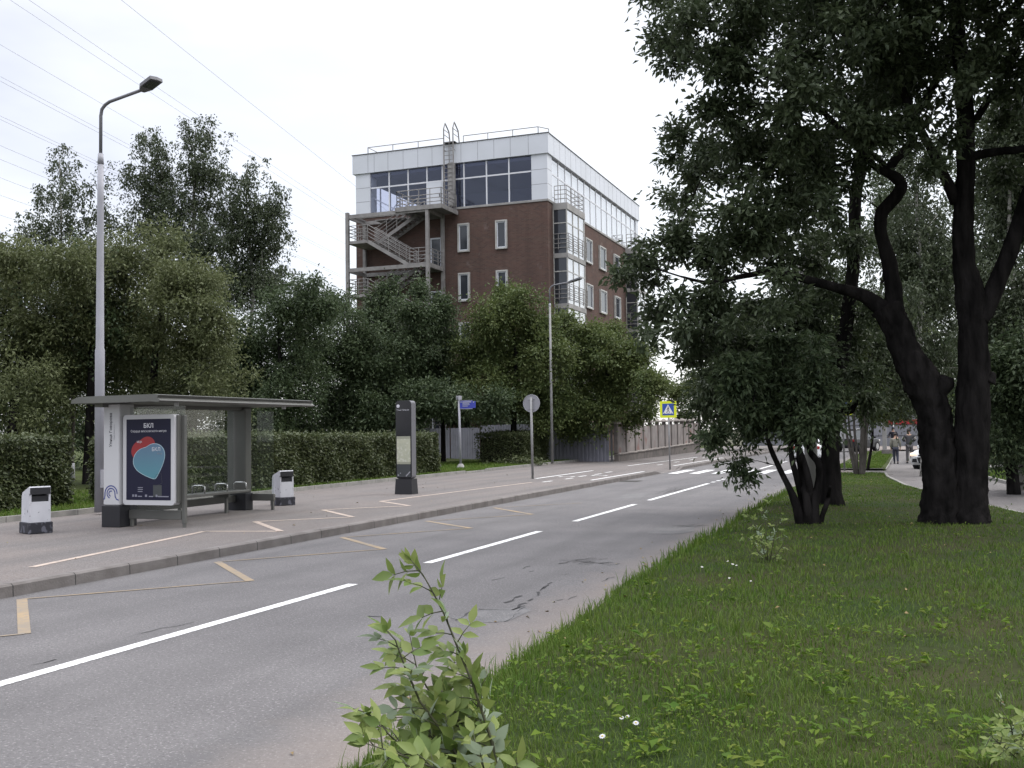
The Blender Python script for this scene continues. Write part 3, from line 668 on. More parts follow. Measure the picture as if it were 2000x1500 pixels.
M['blue_bal'] = mat('balloon_blue', (.1, .25, .34), .3, setup=bal_setup)
M['bal_edge'] = mat('balloon_edge', (.33, .45, .52), .4)
M['chalk'] = mat('chipped_white_paint', (.50, .50, .54), .7, (.44, .44, .48), 3, 5, setup=lambda N, L, v, c: mixc(N, L, noise(N, L, v, 11, 5, .66, .69), c, (.03, .03, .035)))
M['chip_black'] = mat('chipped_black_paint', (.022, .022, .03), .7, setup=lambda N, L, v, c: mixc(N, L, mathn(N, L, 'MULTIPLY', noise(N, L, v, 9, 6, .53, .63), .6), (.022, .022, .03), (.16, .16, .2)))

# ---- bus shelter
PZ = .15
sh = thing('bus_shelter', 'grey roofed bus shelter with white end pillar, poster case and glass walls', 'bus shelter', (-13.8, 18.4, PZ))
mb = MB()
# roof: rounded-edge tray, front edge towards the road
RX0, RX1, RY0, RY1 = -15.0, -12.92, 15.75, 21.1
prof = [(RX0, 2.53), (RX0 + .02, 2.6), (RX0 + .2, 2.655), (RX1 - .14, 2.665), (RX1 - .02, 2.65), (RX1 - .06, 2.60), (RX1 + .02, 2.545), (RX1 - .03, 2.515), (RX1 - .2, 2.53)]
mb.prism([(x, RY0, z) for x, z in prof], (0, RY1 - RY0, 0)); obj('roof', mb, 'alu', sh)
mb = MB(); mb.box(RX0 + .3, RX0 + .5, RY0 + .3, RY1 - .2, 2.46, 2.53); obj('roof_beam', mb, 'alu', sh)
mb = MB()
for y in (16.6, 20.3): mb.tube([(RX1 - .3, y, 2.53), (RX1 - .3, y, 2.46)], .05, 10)
obj('ceiling_lamp', mb, 'shelter_white', sh)
mb = MB(); mb.bbox(-14.62, -14.24, 16.2, 16.62, .57, 2.52, .015); pl = obj('pillar', mb, 'shelter_white', sh)
mb = MB(); mb.bbox(-14.635, -14.2, 16.17, 16.66, .15, .568, .01); obj('pillar_base', mb, 'black', sh)
text('stop_name', 'Улица Говорова', .084, 'text_dark', pl, (-14.44, 16.198, 2.02), (0, 0, 1), (-1, 0, 0), .001, bold=.0012)
text('stop_name', 'Ulitsa Govorova', .045, 'text_grey', pl, (-14.36, 16.198, 1.97), (0, 0, 1), (-1, 0, 0), .001)
mb = MB()
def arc(cx, cz, r, a0, a1, n=16): return [(cx + r * math.cos(R(a0 + (a1 - a0) * i / n)), cz + r * math.sin(R(a0 + (a1 - a0) * i / n))) for i in range(n + 1)]
def ribbon(mbx, pts, wd, y):
    P = [np.array(p) for p in pts]
    L_, R_ = [], []
    for i, p in enumerate(P):
        t = P[min(i + 1, len(P) - 1)] - P[max(i - 1, 0)]; t = t / np.linalg.norm(t); n = np.array((-t[1], t[0])) * wd / 2
        L_.append(p + n); R_.append(p - n)
    for i in range(len(P) - 1): mbx.quad((R_[i][0], y, R_[i][1]), (R_[i + 1][0], y, R_[i + 1][1]), (L_[i + 1][0], y, L_[i + 1][1]), (L_[i][0], y, L_[i][1]))
cx, cz = -14.43, .80
ribbon(mb, [(-14.61, .68), (-14.585, .70), (-14.575, .76)] + arc(cx, cz, .145, 180, 0) + [(cx + .145, .79)], .022, 16.197)
ribbon(mb, arc(cx, cz, .095, 250, 0) + [(cx + .10, .74), (cx + .13, .69), (cx + .185, .67)], .022, 16.197)
ribbon(mb, arc(cx, cz - .005, .05, 260, 60), .02, 16.197)
obj('wave_emblem', mb, 'wave', pl)
# poster case
pcx0, pcx1, pcz0, pcz1, py = -14.20, -12.99, .58, 2.30, 16.26
def rrect(x0, x1, z0, z1, r, y, n=5):
    P = []
    for (cx_, cz_, a) in ((x1 - r, z1 - r, 0), (x0 + r, z1 - r, 90), (x0 + r, z0 + r, 180), (x1 - r, z0 + r, 270)):
        for i in range(n + 1): P.append((cx_ + r * math.cos(R(a + 90 * i / n)), y, cz_ + r * math.sin(R(a + 90 * i / n))))
    return P[::-1]
mb = MB(); mb.prism(rrect(pcx0, pcx1, pcz0, pcz1, .07, py), (0, .18, 0)); pc = obj('poster_case', mb, 'shelter_white', sh)
mb = MB(); mb.box(pcx1 - .0, pcx1 + .035, py + .05, py + .2, pcz0 + .05, pcz1 - .02); obj('case_side', mb, 'alu', pc)
mb = MB(); mb.prism(rrect(-14.115, -13.075, .675, 2.215, .01, py - .004), (0, .003, 0)); po = obj('poster', mb, 'navy', pc)
yp = py - .006
def heart(cx_, cz_, sc, rot, sx_=1.):
    P = []
    for i in range(60):
        t = 2 * math.pi * i / 60
        x = (16 * math.sin(t) ** 3 * .55 + 15.5 * math.sin(t) * .45) / 16; z = ((13 * math.cos(t) - 4.2 * math.cos(2 * t) - 1.6 * math.cos(3 * t) - .6 * math.cos(4 * t)) * .5 + 15 * math.cos(t) * .5) / 16
        x *= sx_; c_, s_ = math.cos(rot), math.sin(rot)
        P.append((cx_ + sc * (x * c_ - z * s_), cz_ + sc * (x * s_ + z * c_)))
    return P
def flat(P, y, m, name, par):
    m_ = MB(); c_ = (sum(p[0] for p in P) / len(P), sum(p[1] for p in P) / len(P)); n = len(P)
    m_.add([(c_[0], y, c_[1])] + [(p[0], y, p[1]) for p in P], [(0, 1 + i, 1 + (i + 1) % n) for i in range(n)]); return obj(name, m_, m, par)
flat(heart(-13.70, 1.63, .30, R(26)), yp, 'red_bal', 'red_balloon', po)
flat(heart(-13.565, 1.435, .392, R(20), 1.), yp - .001, 'bal_edge', 'balloon_rim', po)
flat(heart(-13.565, 1.435, .379, R(20), 1.), yp - .002, 'blue_bal', 'blue_balloon', po)
X3, Z3 = (1, 0, 0), (0, 0, 1)
text('poster_title', 'БКЛ', .115, 'ink', po, (-13.59, yp - .002, 2.085), X3, Z3, .0005, bold=.003)
text('poster_subtitle', 'Сердце московского метро', .062, 'ink', po, (-13.59, yp - .002, 1.985), X3, Z3, .0005)
text('balloon_text', 'БКЛ', .10, 'ink', po, (-13.41, yp - .004, 1.635), X3, Z3, .0005)
text('balloon_text', '70 км', .045, 'ink_grey', po, (-13.33, yp - .004, 1.555), X3, Z3, .0005)
text('balloon_text', 'МЦК', .055, 'ink', po, (-13.80, yp - .004, 1.78), X3, Z3, .0005)
mb = MB(); ribbon(mb, [(-13.46, 1.06), (-13.41, 1.16), (-13.29, 1.18), (-13.27, 1.0), (-13.36, .96), (-13.46, .95)], .006, yp - .002); mb.box(-13.48, -13.28, yp - .001, yp, .74, .96); obj('box_drawing', mb, 'lead', po)
mb = MB()
for z in (.905, .87, .83): mb.box(-13.84, -13.72 - .01 * (z < .85), yp - .002, yp, z, z + .014)
for x0, x1 in ((-13.97, -13.93), (-13.91, -13.86), (-13.84, -13.74), (-13.67, -13.62), (-13.58, -13.48), (-13.42, -13.38), (-13.37, -13.12)): mb.box(x0, x1, yp - .002, yp, .735, .735 + (.045 if x1 - x0 < .055 else .02))
obj('small_print', mb, 'ink_grey', po)
# glass, rails, back pillar and bench
def pane(name, pts, m='glass_clear'):
    a, b, c_, d = [Vector(p) for p in pts]; n = (b - a).cross(d - a).normalized() * .012
    m_ = MB(); m_.prism([a, b, c_, d], n); return obj(name, m_, m, sh)
pane('end_glass', [(-14.2, 16.46, .32), (-12.9, 16.46, .32), (-12.9, 16.46, 2.46), (-14.2, 16.46, 2.46)])
pane('back_glass', [(-14.72, 16.7, .48), (-14.72, 18.6, .48), (-14.72, 18.6, 2.46), (-14.72, 16.7, 2.46)])
pane('back_glass', [(-14.72, 18.64, .48), (-14.72, 20.5, .48), (-14.72, 20.5, 2.46), (-14.72, 18.64, 2.46)])
pane('end_glass', [(-14.4, 20.8, .48), (-13.82, 20.8, .48), (-13.82, 20.8, 2.46), (-14.4, 20.8, 2.46)])
mb = MB(); mb.bbox(-14.93, -14.42, 20.55, 20.8, .55, 2.52, .02); obj('pillar', mb, 'alu', sh)
mb = MB(); mb.bbox(-14.95, -14.4, 20.53, 20.82, .15, .548, .01); obj('pillar_base', mb, 'black', sh)
mb = MB(); mb.bbox(-12.96, -12.88, 16.42, 16.5, .22, 2.28, .01); mb.cyl((-12.92, 16.46, .15), (-12.92, 16.46, .3), .035, 10); obj('corner_post', mb, 'alu', sh)
mb = MB(); mb.bbox(-14.2, -12.97, 16.42, 16.5, .30, .47, .008); obj('rail', mb, 'alu', sh)
mb = MB(); mb.bbox(-14.78, -14.68, 16.66, 20.55, .34, .50, .008); obj('rail', mb, 'alu', sh)
mb = MB(); mb.bbox(-14.42, -13.8, 20.76, 20.84, .36, .52, .008); obj('rail', mb, 'alu', sh)
for x, y in ((-13.85, 20.8), (-14.73, 18.6), (-14.15, 16.46)):
    mb = MB(); mb.bbox(x - .03, x + .03, y - .03, y + .03, .15, .37, .006); obj('leg', mb, 'alu', sh)
mb = MB(); mb.bbox(-14.62, -14.2, 16.75, 20.4, .58, .64, .01); be = obj('bench_seat', mb, 'alu', sh)
for y in (19.7,):
    mb = MB(); mb.box(-14.66, -14.25, y - .03, y + .03, .5, .58); mb.box(-14.36, -14.3, y - .03, y + .03, .15, .5); obj('bench_leg', mb, 'alu', be)
M['chrome'] = mat('steel_armrest', (.5, .5, .5), .25, metal=.8)
for y in (17.2, 18.0, 18.8, 19.6, 20.3):
    mb = MB(); mb.tube([(-14.55, y, .64), (-14.55, y, .78), (-14.5, y, .81), (-14.28, y, .81), (-14.23, y, .78), (-14.23, y, .64)], .018, 6); obj('armrest', mb, 'chrome', be, smooth=True)

# ---- litter bins
def bin_(x, y, rot, label):
    t = thing('litter_bin', label, 'litter bin', (x, y, PZ), 'litter bins beside the bus shelter', rot); t.scale = (.72, .72, 1.03)
    mb = MB()
    mb.prism([(-.26, -.30, .2), (-.26, .30, .2), (-.26, .28, .80), (-.26, .2, .86), (-.26, -.27, .70), (-.26, -.29, .58)], (.52, 0, 0))
    mb.v = []; mb.f = []
    # shell: two cheeks, front, back and sloped hood with open mouth
    side = [(.29, .18), (-.27, .18), (-.25, .62), (-.255, .80), (-.22, .83), (.22, .72), (.27, .66)]
    for x0, x1 in ((-.26, -.215), (.215, .26)): mb.prism([(x0, yy, zz) for yy, zz in side], (x1 - x0, 0, 0))
    mb.prism([(-.215, -.27, .18), (-.215, -.25, .56), (-.215, -.21, .56), (-.215, -.23, .18)], (.43, 0, 0))
    mb.prism([(-.215, .29, .18), (-.215, .27, .66), (-.215, .23, .66), (-.215, .25, .18)], (.43, 0, 0))
    mb.prism([(-.215, -.255, .80), (-.215, -.22, .83), (-.215, .22, .72), (-.215, .27, .66), (-.215, .23, .65), (-.215, .20, .69), (-.215, -.21, .795)], (.43, 0, 0))
    obj('bin_body', mb, 'chalk', t, local=True)
    mb = MB(); mb.bbox(-.3, .3, -.31, .33, 0, .2, .015); obj('bin_base', mb, 'chip_black', t, local=True)
    mb = MB(); mb.box(-.21, .21, -.215, .225, .2, .66); mb.box(-.21, .21, .0, .2, .66, .7); obj('bin_liner', mb, 'black', t, local=True)
    mb = MB(); mb.box(-.25, .25, -.268, -.257, .69, .81); obj('mouth_dark', mb, 'black', t, local=True)  # added black strip, paints the dark of the open mouth across the hood edge
bin_(-15.01, 14.93, R(66), 'chipped white litter bin left of the shelter, nearer to the viewer')
bin_(-14.5, 22.22, R(64), 'chipped white litter bin just past the right end of the shelter')

# ---- street lamps
def lamp(x, y, z0, zc, zt, rb, arm, head, label, thin=False):
    t = thing('street_lamp', label, 'street lamp', (x, y, z0), 'street lamps behind the far pavement')
    mb = MB()
    if not thin:
        mb.tube([(x, y, z0), (x, y, 3.85), (x, y, 3.9), (x, y, 7.3), (x, y, 8.1)], [rb, rb, rb * .86, rb * .68, rb * .62], 20)
    else: mb.tube([(x, y, z0), (x, y, zc)], [rb, rb * .7], 14)
    o = obj('pole', mb, 'pole' if thin else 'galv', t, smooth=True)
    e = [p for p in arm]
    mb = MB(); mb.tube([(x, y, zc - .1), (x, y, zc + .15)], [rb * .66, .06], 14); obj('collar', mb, 'galv', t, smooth=True)
    mb = MB(); mb.tube([(x, y, zc), (x, y, zt - .25)] + [(x + .03, y, zt - .1), (x + .12, y, zt - .01), (x + .25, y, zt + .05)] + [e[0]], .038 if not thin else .04, 8); obj('arm', mb, 'galv_dark', t, smooth=True)
    if not thin:
        mb = MB(); mb.box(x + rb - .02, x + rb + .006, y - .07, y + .07, .75, 1.15); obj('service_hatch', mb, 'galv', t)
    d = Vector(e[1]) - Vector(e[0]); T = Matrix.Translation(Vector(e[0])) @ d.to_track_quat('X', 'Z').to_matrix().to_4x4(); L_ = d.length
    mb = MB(T); mb.prism([(-.05, -.06, -.04), (.12, -.16, -.03), (L_, -.16, -.02), (L_ + .03, 0, -.02), (L_, .16, -.02), (.12, .16, -.03), (-.05, .06, -.04)], (0, 0, .075)); hd = obj('lamp_head', mb, 'galv_dark', t)
    mb = MB(T); mb.box(.16, L_ - .04, -.12, .12, -.045, -.032); obj('lens', mb, 'lead', hd)
lamp(-17.12, 18.85, .2, 8.2, 9.47, .105, [(-15.93, 18.85, 9.68), (-15.45, 18.72, 9.80)], None, 'tall grey street lamp with bent arm rising behind the bus shelter')
lamp(-17.5, 51.85, .2, 8.4, 9.45, .075, [(-16.4, 51.85, 9.60), (-15.75, 51.8, 9.75)], None, 'thin far street lamp standing before the brick building', True)

# ---- information column
tx, ty = -13.46, 26.9
t = thing('information_column', 'tall black information column with pale route map on the pavement', 'information column', (tx, ty, PZ))
mb = MB(); mb.prism([(tx - .29, ty - .2, .15), (tx + .29, ty - .2, .15), (tx + .29, ty + .2, .15), (tx - .29, ty + .2, .15)], (0, 0, .001)); mb.v, mb.f = [], []
a, b = (.272, .20), (.25, .175)
vs = [(tx + i * q[0], ty + j * q[1], z) for q, z in ((a, .15), (b, .58)) for i, j in ((-1, -1), (1, -1), (1, 1), (-1, 1))]
mb.add(vs, [(3, 2, 1, 0), (4, 5, 6, 7)] + [(i, (i + 1) % 4, 4 + (i + 1) % 4, 4 + i) for i in range(4)]); obj('column_base', mb, 'black', t)
mb = MB(); mb.prism(rrect(tx - .245, tx + .245, .585, 2.80, .09, ty - .14), (0, .28, 0)); cb = obj('column_body', mb, 'galv_dark', t)
mb = MB(); mb.prism(rrect(tx - .243, tx + .243, .59, 2.795, .088, ty - .155), (0, .014, 0)); fc = obj('column_face', mb, 'gloss_black', t)
M['map'] = mat('route_map', (.42, .42, .33), .6, (.36, .37, .29), 5, 5, setup=lambda N, L, v, c: mixc(N, L, mathn(N, L, 'MULTIPLY', noise(N, L, v, 16, 6, .56, .6), .5), c, (.55, .55, .5)))
M['map_band'] = mat('map_header', (.27, .275, .22), .6)
mb = MB(); mb.box(tx - .215, tx + .215, ty - .162, ty - .156, 1.06, 1.72); mp_ = obj('route_map', mb, 'map', t)
mb = MB(); mb.box(tx - .215, tx + .215, ty - .162, ty - .156, 1.722, 1.79); mb.box(tx - .215, tx + .215, ty - .162, ty - .156, 1.0, 1.058); obj('map_band', mb, 'map_band', mp_)
mb = MB(); mb.box(tx - .215, tx + .215, ty - .160, ty - .156, .64, .995); obj('lower_panel', mb, 'lead', t)
mb = MB(); mb.prism(rrect(tx - .21, tx - .115, 2.62, 2.69, .02, ty - .158), (0, .002, 0)); mb.box(tx - .2, tx - .125, ty - .158, ty - .156, 2.6, 2.615); obj('bus_icon', mb, 'ink', fc)
text('stop_name', 'Улица Говорова', .05, 'ink', fc, (tx - .21, ty - .157, 2.535), X3, Z3, .001, 'LEFT')
mb = MB(); ribbon(mb, [(tx + .07, .66), (tx + .2, .79)], .03, ty - .163); mb.box(tx - .19, tx - .15, ty - .163, ty - .16, .67, .71); mb.box(tx - .12, tx - .09, ty - .163, ty - .16, .73, .76); obj('corner_mark', mb, 'galv', fc)

# ---- signs
M['sign_back'] = mat('sign_back', (.26, .26, .29), .55, (.23, .23, .255), 2, 4)
t = thing('round_sign', 'round road sign seen from its plain grey back on a thin pole', 'road sign', (-13.0, 36.2, PZ))
mb = MB(); mb.tube([(-12.98, 36.2, .15), (-13.0, 36.2, 3.12)], .045, 12); obj('pole', mb, 'pole', t, smooth=True)
mb = MB(); mb.cyl((-13.01, 36.265, 2.9), (-13.01, 36.285, 2.9), .32, 40); dk = obj('disc', mb, 'sign_back', t)
mb = MB(); mb.tube([(-13.01 + .318 * math.cos(R(q * 9)), 36.262, 2.9 + .318 * math.sin(R(q * 9))) for q in range(41)], .012, 5, False); obj('rim', mb, 'galv', dk)
mb = MB()
for z in (2.72, 3.06): mb.box(-13.14, -12.88, 36.245, 36.262, z - .02, z + .02)
obj('clamp', mb, 'galv', dk)
M['sign_blue'] = mat('street_sign_blue', (.05, .065, .36), .45)
t = thing('street_name_sign', 'small blue street name plate on a thin grey post with stone foot', 'street sign', (-19.62, 44.8, .2))
mb = MB(); mb.tube([(-19.6, 44.8, .2), (-19.66, 44.8, 3.42)], .05, 12); obj('pole', mb, 'galv', t, smooth=True)
mb = MB(); mb.tube([(-19.6, 44.8, .1), (-19.6, 44.8, .26), (-19.6, 44.8, .42)], [.22, .2, .1], 9); obj('stone_foot', mb, 'conc', t)
mb = MB(); mb.box(-19.60, -18.98, 44.77, 44.81, 2.98, 3.34); pt = obj('name_plate', mb, 'sign_blue', t)
mb = MB(); mb.box(-18.98, -18.82, 44.76, 44.80, 3.0, 3.31); obj('house_plate', mb, 'sign_blue', pt)
mb = MB()
for i, (x0, x1, z) in enumerate(((-19.56, -19.5, 3.265), (-19.46, -19.02, 3.26), (-19.46, -19.12, 3.20), (-19.46, -19.1, 3.14), (-19.46, -19.2, 3.08), (-18.93, -18.87, 3.25))): mb.box(x0, x1, 44.757, 44.769, z, z + (.04 if i < 2 or i == 5 else .022))
obj('lettering', mb, 'shelter_white', pt)
mb = MB(); mb.box(-19.61, -18.98, 44.765, 44.815, 3.342, 3.365); mb.box(-19.61, -18.98, 44.765, 44.815, 2.95, 2.978); obj('plate_frame', mb, 'galv', pt)
mb = MB(); mb.box(-19.72, -19.69, 44.62, 45.0, 3.40, 3.58); mb.box(-19.63, -19.60, 44.62, 45.0, 3.40, 3.58); obj('cross_plate', mb, 'galv', t)
M['yellow'] = mat('sign_yellow_green', (.62, .68, .02), .45)
M['cross_blue'] = mat('crossing_blue', (.025, .07, .33), .45)
M['sign_white'] = mat('sign_white', (.68, .68, .68), .5)
def crossing(x, y, z0, zc, hw, label, pole_r=.038):
    t = thing('crossing_sign', label, 'crossing sign', (x, y, z0), 'pedestrian crossing signs')
    mb = MB(); mb.cyl((x + .02, y, z0), (x, y, zc + hw * .9), pole_r, 12); obj('pole', mb, 'pole', t, smooth=True)
    yb = y - .055
    mb = MB(); mb.prism(rrect(x - hw, x + hw, zc - hw, zc + hw, .05, yb), (0, .02, 0)); bd = obj('yellow_board', mb, 'yellow', t)
    k = hw * .70
    mb = MB(); mb.box(x - k, x + k, yb - .004, yb - .001, zc - k, zc + k); sq = obj('blue_square', mb, 'cross_blue', bd)
    mb = MB(); mb.quad((x - k * .9, yb - .006, zc - k * .72), (x + k * .9, yb - .006, zc - k * .72), (x, yb - .006, zc + k * .86)); obj('white_triangle', mb, 'sign_white', sq)
    mb = MB(); yy = yb - .008
    mb.add([(x + .02 * k + .1 * k * math.cos(q * .6283), yy, zc + .42 * k + .1 * k * math.sin(q * .6283)) for q in range(10)], [tuple(range(10))])
    for P, w_ in (([(0.02, .3), (-.02, -.08)], .17), ([(0, -.08), (-.12, -.32), (-.28, -.6)], .09), ([(0, -.08), (.12, -.3), (.3, -.6)], .09), ([(.02, .26), (-.18, .08), (-.24, -.08)], .06), ([(.02, .26), (.16, .06), (.26, .02)], .06)):
        ribbon(mb, [(x + a_ * k, zc + b_ * k) for a_, b_ in P], w_ * k, yy)
    for a_ in (-.66, -.05, .56): mb.quad((x + (a_ - .05) * k, yy, zc - .68 * k), (x + (a_ + .14) * k, yy, zc - .68 * k), (x + (a_ + .1) * k, yy, zc - .58 * k), (x + (a_ - .02) * k, yy, zc - .58 * k))
    obj('walking_figure', mb, 'black', sq)
crossing(-10.47, 47.9, float(pvz(-10.47, 47.9)), 2.80, .385, 'yellow bordered pedestrian crossing sign on the far side of the road')
crossing(-2.6, 44.6, .1, 2.75, .385, 'yellow bordered pedestrian crossing sign half hidden in leaves on the near verge')
M['round_blue'] = mat('round_sign_blue', (.03, .05, .30), .45)
gp = (-1.75, 76.5)
t = thing('lamp_post', 'pale square post with concrete foot and small blue round sign by the footpath', 'lamp post', (gp[0], gp[1], -.1))
mb = MB(); mb.bbox(gp[0] - .14, gp[0] + .14, gp[1] - .14, gp[1] + .14, .25, 3.6, .02); obj('post', mb, 'conc', t)
mb = MB(); mb.bbox(gp[0] - .2, gp[0] + .8, gp[1] - .4, gp[1] + .4, -.2, .3, .04); obj('concrete_foot', mb, 'kerb', t)
mb = MB(); mb.cyl((gp[0] - .55, gp[1] - .03, 2.75), (gp[0] - .55, gp[1], 2.75), .3, 24); mb.bar((gp[0] - .5, gp[1] - .0, 2.75), (gp[0], gp[1], 2.75), .04, .04); obj('round_disc', mb, 'round_blue', t)
mb = MB(); mb.tube([(gp[0], gp[1], 3.6), (gp[0], gp[1], 3.75), (gp[0], gp[1], 3.9)], [.16, .2, .06], 10); obj('lantern', mb, 'shelter_white', t)
t = thing('concrete_pole', 'bare pale concrete pole standing among the verge trees', 'pole', (-2.12, 24.6, .1))
mb = MB(); mb.tube([(-2.12, 24.6, .05), (-2.2, 24.6, 5.6)], [.15, .115], 16); obj('pole', mb, 'conc', t, smooth=True)
mb = MB(); mb.tube([(-2.155, 24.6, 1.66), (-2.155, 24.6, 1.69)], .148, 16); obj('steel_band', mb, 'steel', t)

# ---- fences
def corr_setup(N, L, vec, c):
    return mixc(N, L, mathn(N, L, 'MULTIPLY', noise(N, L, vec, 2, 5, .5, .7), .3), c, (.12, .12, .13))
M['corr'] = mat('grey_profiled_sheet', (.25, .25, .30), .5, (.21, .21, .25), .8, 4, setup=corr_setup)
t = thing('metal_fence', 'grey corrugated metal fence behind the hedge and under the trees', 'fence', (-19, 57, .1))
def corr(p0, p1, z0, z1, step=.25):
    mb = MB(); p0, p1 = Vector(p0), Vector(p1); L_ = (p1 - p0).length; d = (p1 - p0) / L_; n = Vector((d.y, -d.x)); k = int(L_ / step); pr = []
    for i in range(k):
        for a_, h in ((0, 0), (.4, 0), (.5, .03), (.9, .03)): q = p0 + d * ((i + a_) * step) + n * h; pr.append(q)
    vs = [(q.x, q.y, z) for q in pr for z in (z0, z1)]; mb.add(vs, [(2 * i, 2 * i + 2, 2 * i + 3, 2 * i + 1) for i in range(len(pr) - 1)]); return obj('sheet_panel', mb, 'corr', t)
corr((-27.7, 61.75), (-25.0, 60.3), .1, 2.15); corr((-25.0, 60.3), (-19.8, 57.4), .1, 2.3); corr((-19.8, 57.4), (-15.5, 55.95), .1, 2.0); corr((-46, 66), (-27.7, 61.75), .1, 2.15)
for x, y in ((-25.0, 60.4), (-19.8, 57.5), (-22.4, 58.95), (-17.6, 56.75), (-15.45, 55.98)):
    mb = MB(); mb.box(x - .05, x + .05, y - .02, y + .1, -.1, 2.25 if x < -16 else 2.05); obj('fence_post', mb, 'dark_steel', t)
M['old_panel'] = mat('stained_fence_panel', (.24, .215, .205), .9, (.17, .15, .145), 1.5, 6, setup=lambda N, L, v, c: mixc(N, L, mathn(N, L, 'MULTIPLY', noise(N, L, v, 1.1, 5, .56, .72), .7), c, (.19, .07, .05)))
M['fence_cap'] = mat('stone_fence_cap', (.28, .25, .23), .9, (.2, .18, .17), 3, 5)
M['plinth'] = mat('rough_plinth', (.15, .13, .12), .95, (.10, .09, .085), 2, 6, .6, 18)
t = thing('panel_fence', 'weathered fence of grey panels between dark posts on a stone plinth', 'fence', (-15.2, 60, .1))
fy = [56.3, 58.3, 60.5, 62.6, 64.7, 66.8, 68.9, 71, 73.1, 75.2, 77.3, 79.4, 81.5]
fxx = lambda y: -15.25 - .01 * (y - 56)
fz = lambda y: .5 + .012 * (y - 56)
for i, (a_, b_) in enumerate(zip(fy[:-1], fy[1:])):
    xa, xb = fxx(a_), fxx(b_); z = fz(a_)
    mb = MB(); mb.box(xa - .05, xa + .03, a_ + .12, b_ - .12, z + .12, z + 1.55); obj('panel', mb, 'old_panel', t)
    mb = MB(); mb.box(xa - .14, xa + .12, a_ - .0, b_ - .02, -.1, z); pn = obj('plinth', mb, 'plinth', t)
    mb = MB(); mb.bbox(xa - .2, xa + .19, a_ + .0, b_ - .04, z + .003, z + .12, .03); obj('plinth_cap', mb, 'fence_cap', pn)
for i, a_ in enumerate(fy):
    xa, z = fxx(a_), fz(a_)
    mb = MB(); mb.box(xa - .12, xa + .1, a_ - .11, a_ + .11, z + .121, z + 1.72); ps = obj('post', mb, 'plinth', t)
    mb = MB(); zz = z + 1.72
    mb.add([(xa - .25, a_ - .24, zz), (xa + .23, a_ - .24, zz), (xa + .23, a_ + .24, zz), (xa - .25, a_ + .24, zz), (xa - .25, a_ - .24, zz + .07), (xa + .23, a_ - .24, zz + .07), (xa + .23, a_ + .24, zz + .07), (xa - .25, a_ + .24, zz + .07), (xa - .01, a_, zz + .24)],
           [(3, 2, 1, 0), (0, 1, 5, 4), (1, 2, 6, 5), (2, 3, 7, 6), (3, 0, 4, 7), (4, 5, 8), (5, 6, 8), (6, 7, 8), (7, 4, 8)]); obj('post_cap', mb, 'fence_cap', ps)

# ---- low shop at the far end of the street
M['shop'] = mat('shop_grey_wall', (.21, .215, .24), .6, (.18, .185, .21), .4, 4)
M['red'] = mat('shop_red_band', (.30, .02, .03), .5)
t = thing('shop_building', 'low grey building with a red band at the far end of the footpath', 'building', (-2, 110, 0))
mb = MB(); mb.box(-16, 9, 108, 120, -.3, 2.0); mb.box(-16, 9, 108.2, 120, 2.05, 4.6); obj('wall', mb, 'shop', t)
mb = MB(); mb.box(-2.35, -1.72, 107.9, 108.02, 2.06, 2.5); mb.box(-1.5, 6.5, 107.9, 108.02, 2.06, 2.5); obj('red_band', mb, 'red', t)
mb = MB(); mb.box(-16, 9, 107.96, 108.05, .95, 1.0); mb.box(-16, 9, 107.96, 108.05, 2.0, 2.05); mb.box(-16.1, 9.1, 107.9, 120.1, 4.6, 4.75); obj('trim', mb, 'dark_steel', t)
mb = MB(); mb.box(-15, -7, 107.97, 108.03, 1.1, 1.9); obj('window', mb, 'winglass', t)
mb = MB(); mb.box(-1.66, -1.55, 107.7, 107.95, -.1, 3.4); mb.box(-7.1, -7.0, 107.7, 107.95, -.1, 3.4); obj('column', mb, 'sign_white', t)

mb = MB(); mb.box(-3.4, -1.2, 48.0, 48.14, -.1, .075); struct('path_edging', mb, 'kerb_pale', 'pale stone edging on the near end of the bright grass island', 'kerb')
# ---- overhead power cables (parallel, running off behind the building)
M['cable'] = mat('power_cable', (.42, .42, .45), .6)  # pale grey, the glare of the sky is put into the colour
D = ray(1290, 836); D = D / D[1]
for i, (px, py, zz, lab) in enumerate((
    (562, 259, 31, 'highest thin power cable, meeting the roof of the brick building'),
    (427, 252, 31, 'thin power cable passing right of the tall birch top'),
    (203, 205, 31, 'topmost power cable crossing the arm of the near street lamp'),
    (120, 66, 33, 'faint power cable high above all others at the top left'),
    (0, 149, 29, 'upper cable of the close pair crossing the lamp post'),
    (0, 158, 28.6, 'lower cable of the close pair crossing the lamp post'),
    (0, 226, 27, 'upper cable of the second pair crossing the lamp collar'),
    (0, 233, 26.6, 'lower cable of the second pair crossing the lamp collar'),
    (0, 284, 25, 'single cable meeting the thin left birch near its top'),
    (0, 311, 25, 'single cable meeting the thin left birch a little below its top'),
    (0, 347, 24, 'cable reaching the left birch at half its visible crown'),
    (0, 381, 23, 'cable just above the lowest one at the left edge'),
    (0, 420, 22, 'lowest cable at the left edge, close above the trees'))):
    r_ = ray(px, py); p = CAMP + r_ * ((zz - EYE) / r_[2])
    P = []
    for q in np.linspace(-70, 260, 34):
        P.append(p + D * q * 1.0 + np.array([0, 0, .00006 * (q - 0) ** 2 * (1 if q < 0 else .6)]))
    mb = MB(); mb.tube(P, .016, 5); tag(obj('power_cable', mb, 'cable'), lab, 'cable', 'overhead power cables')

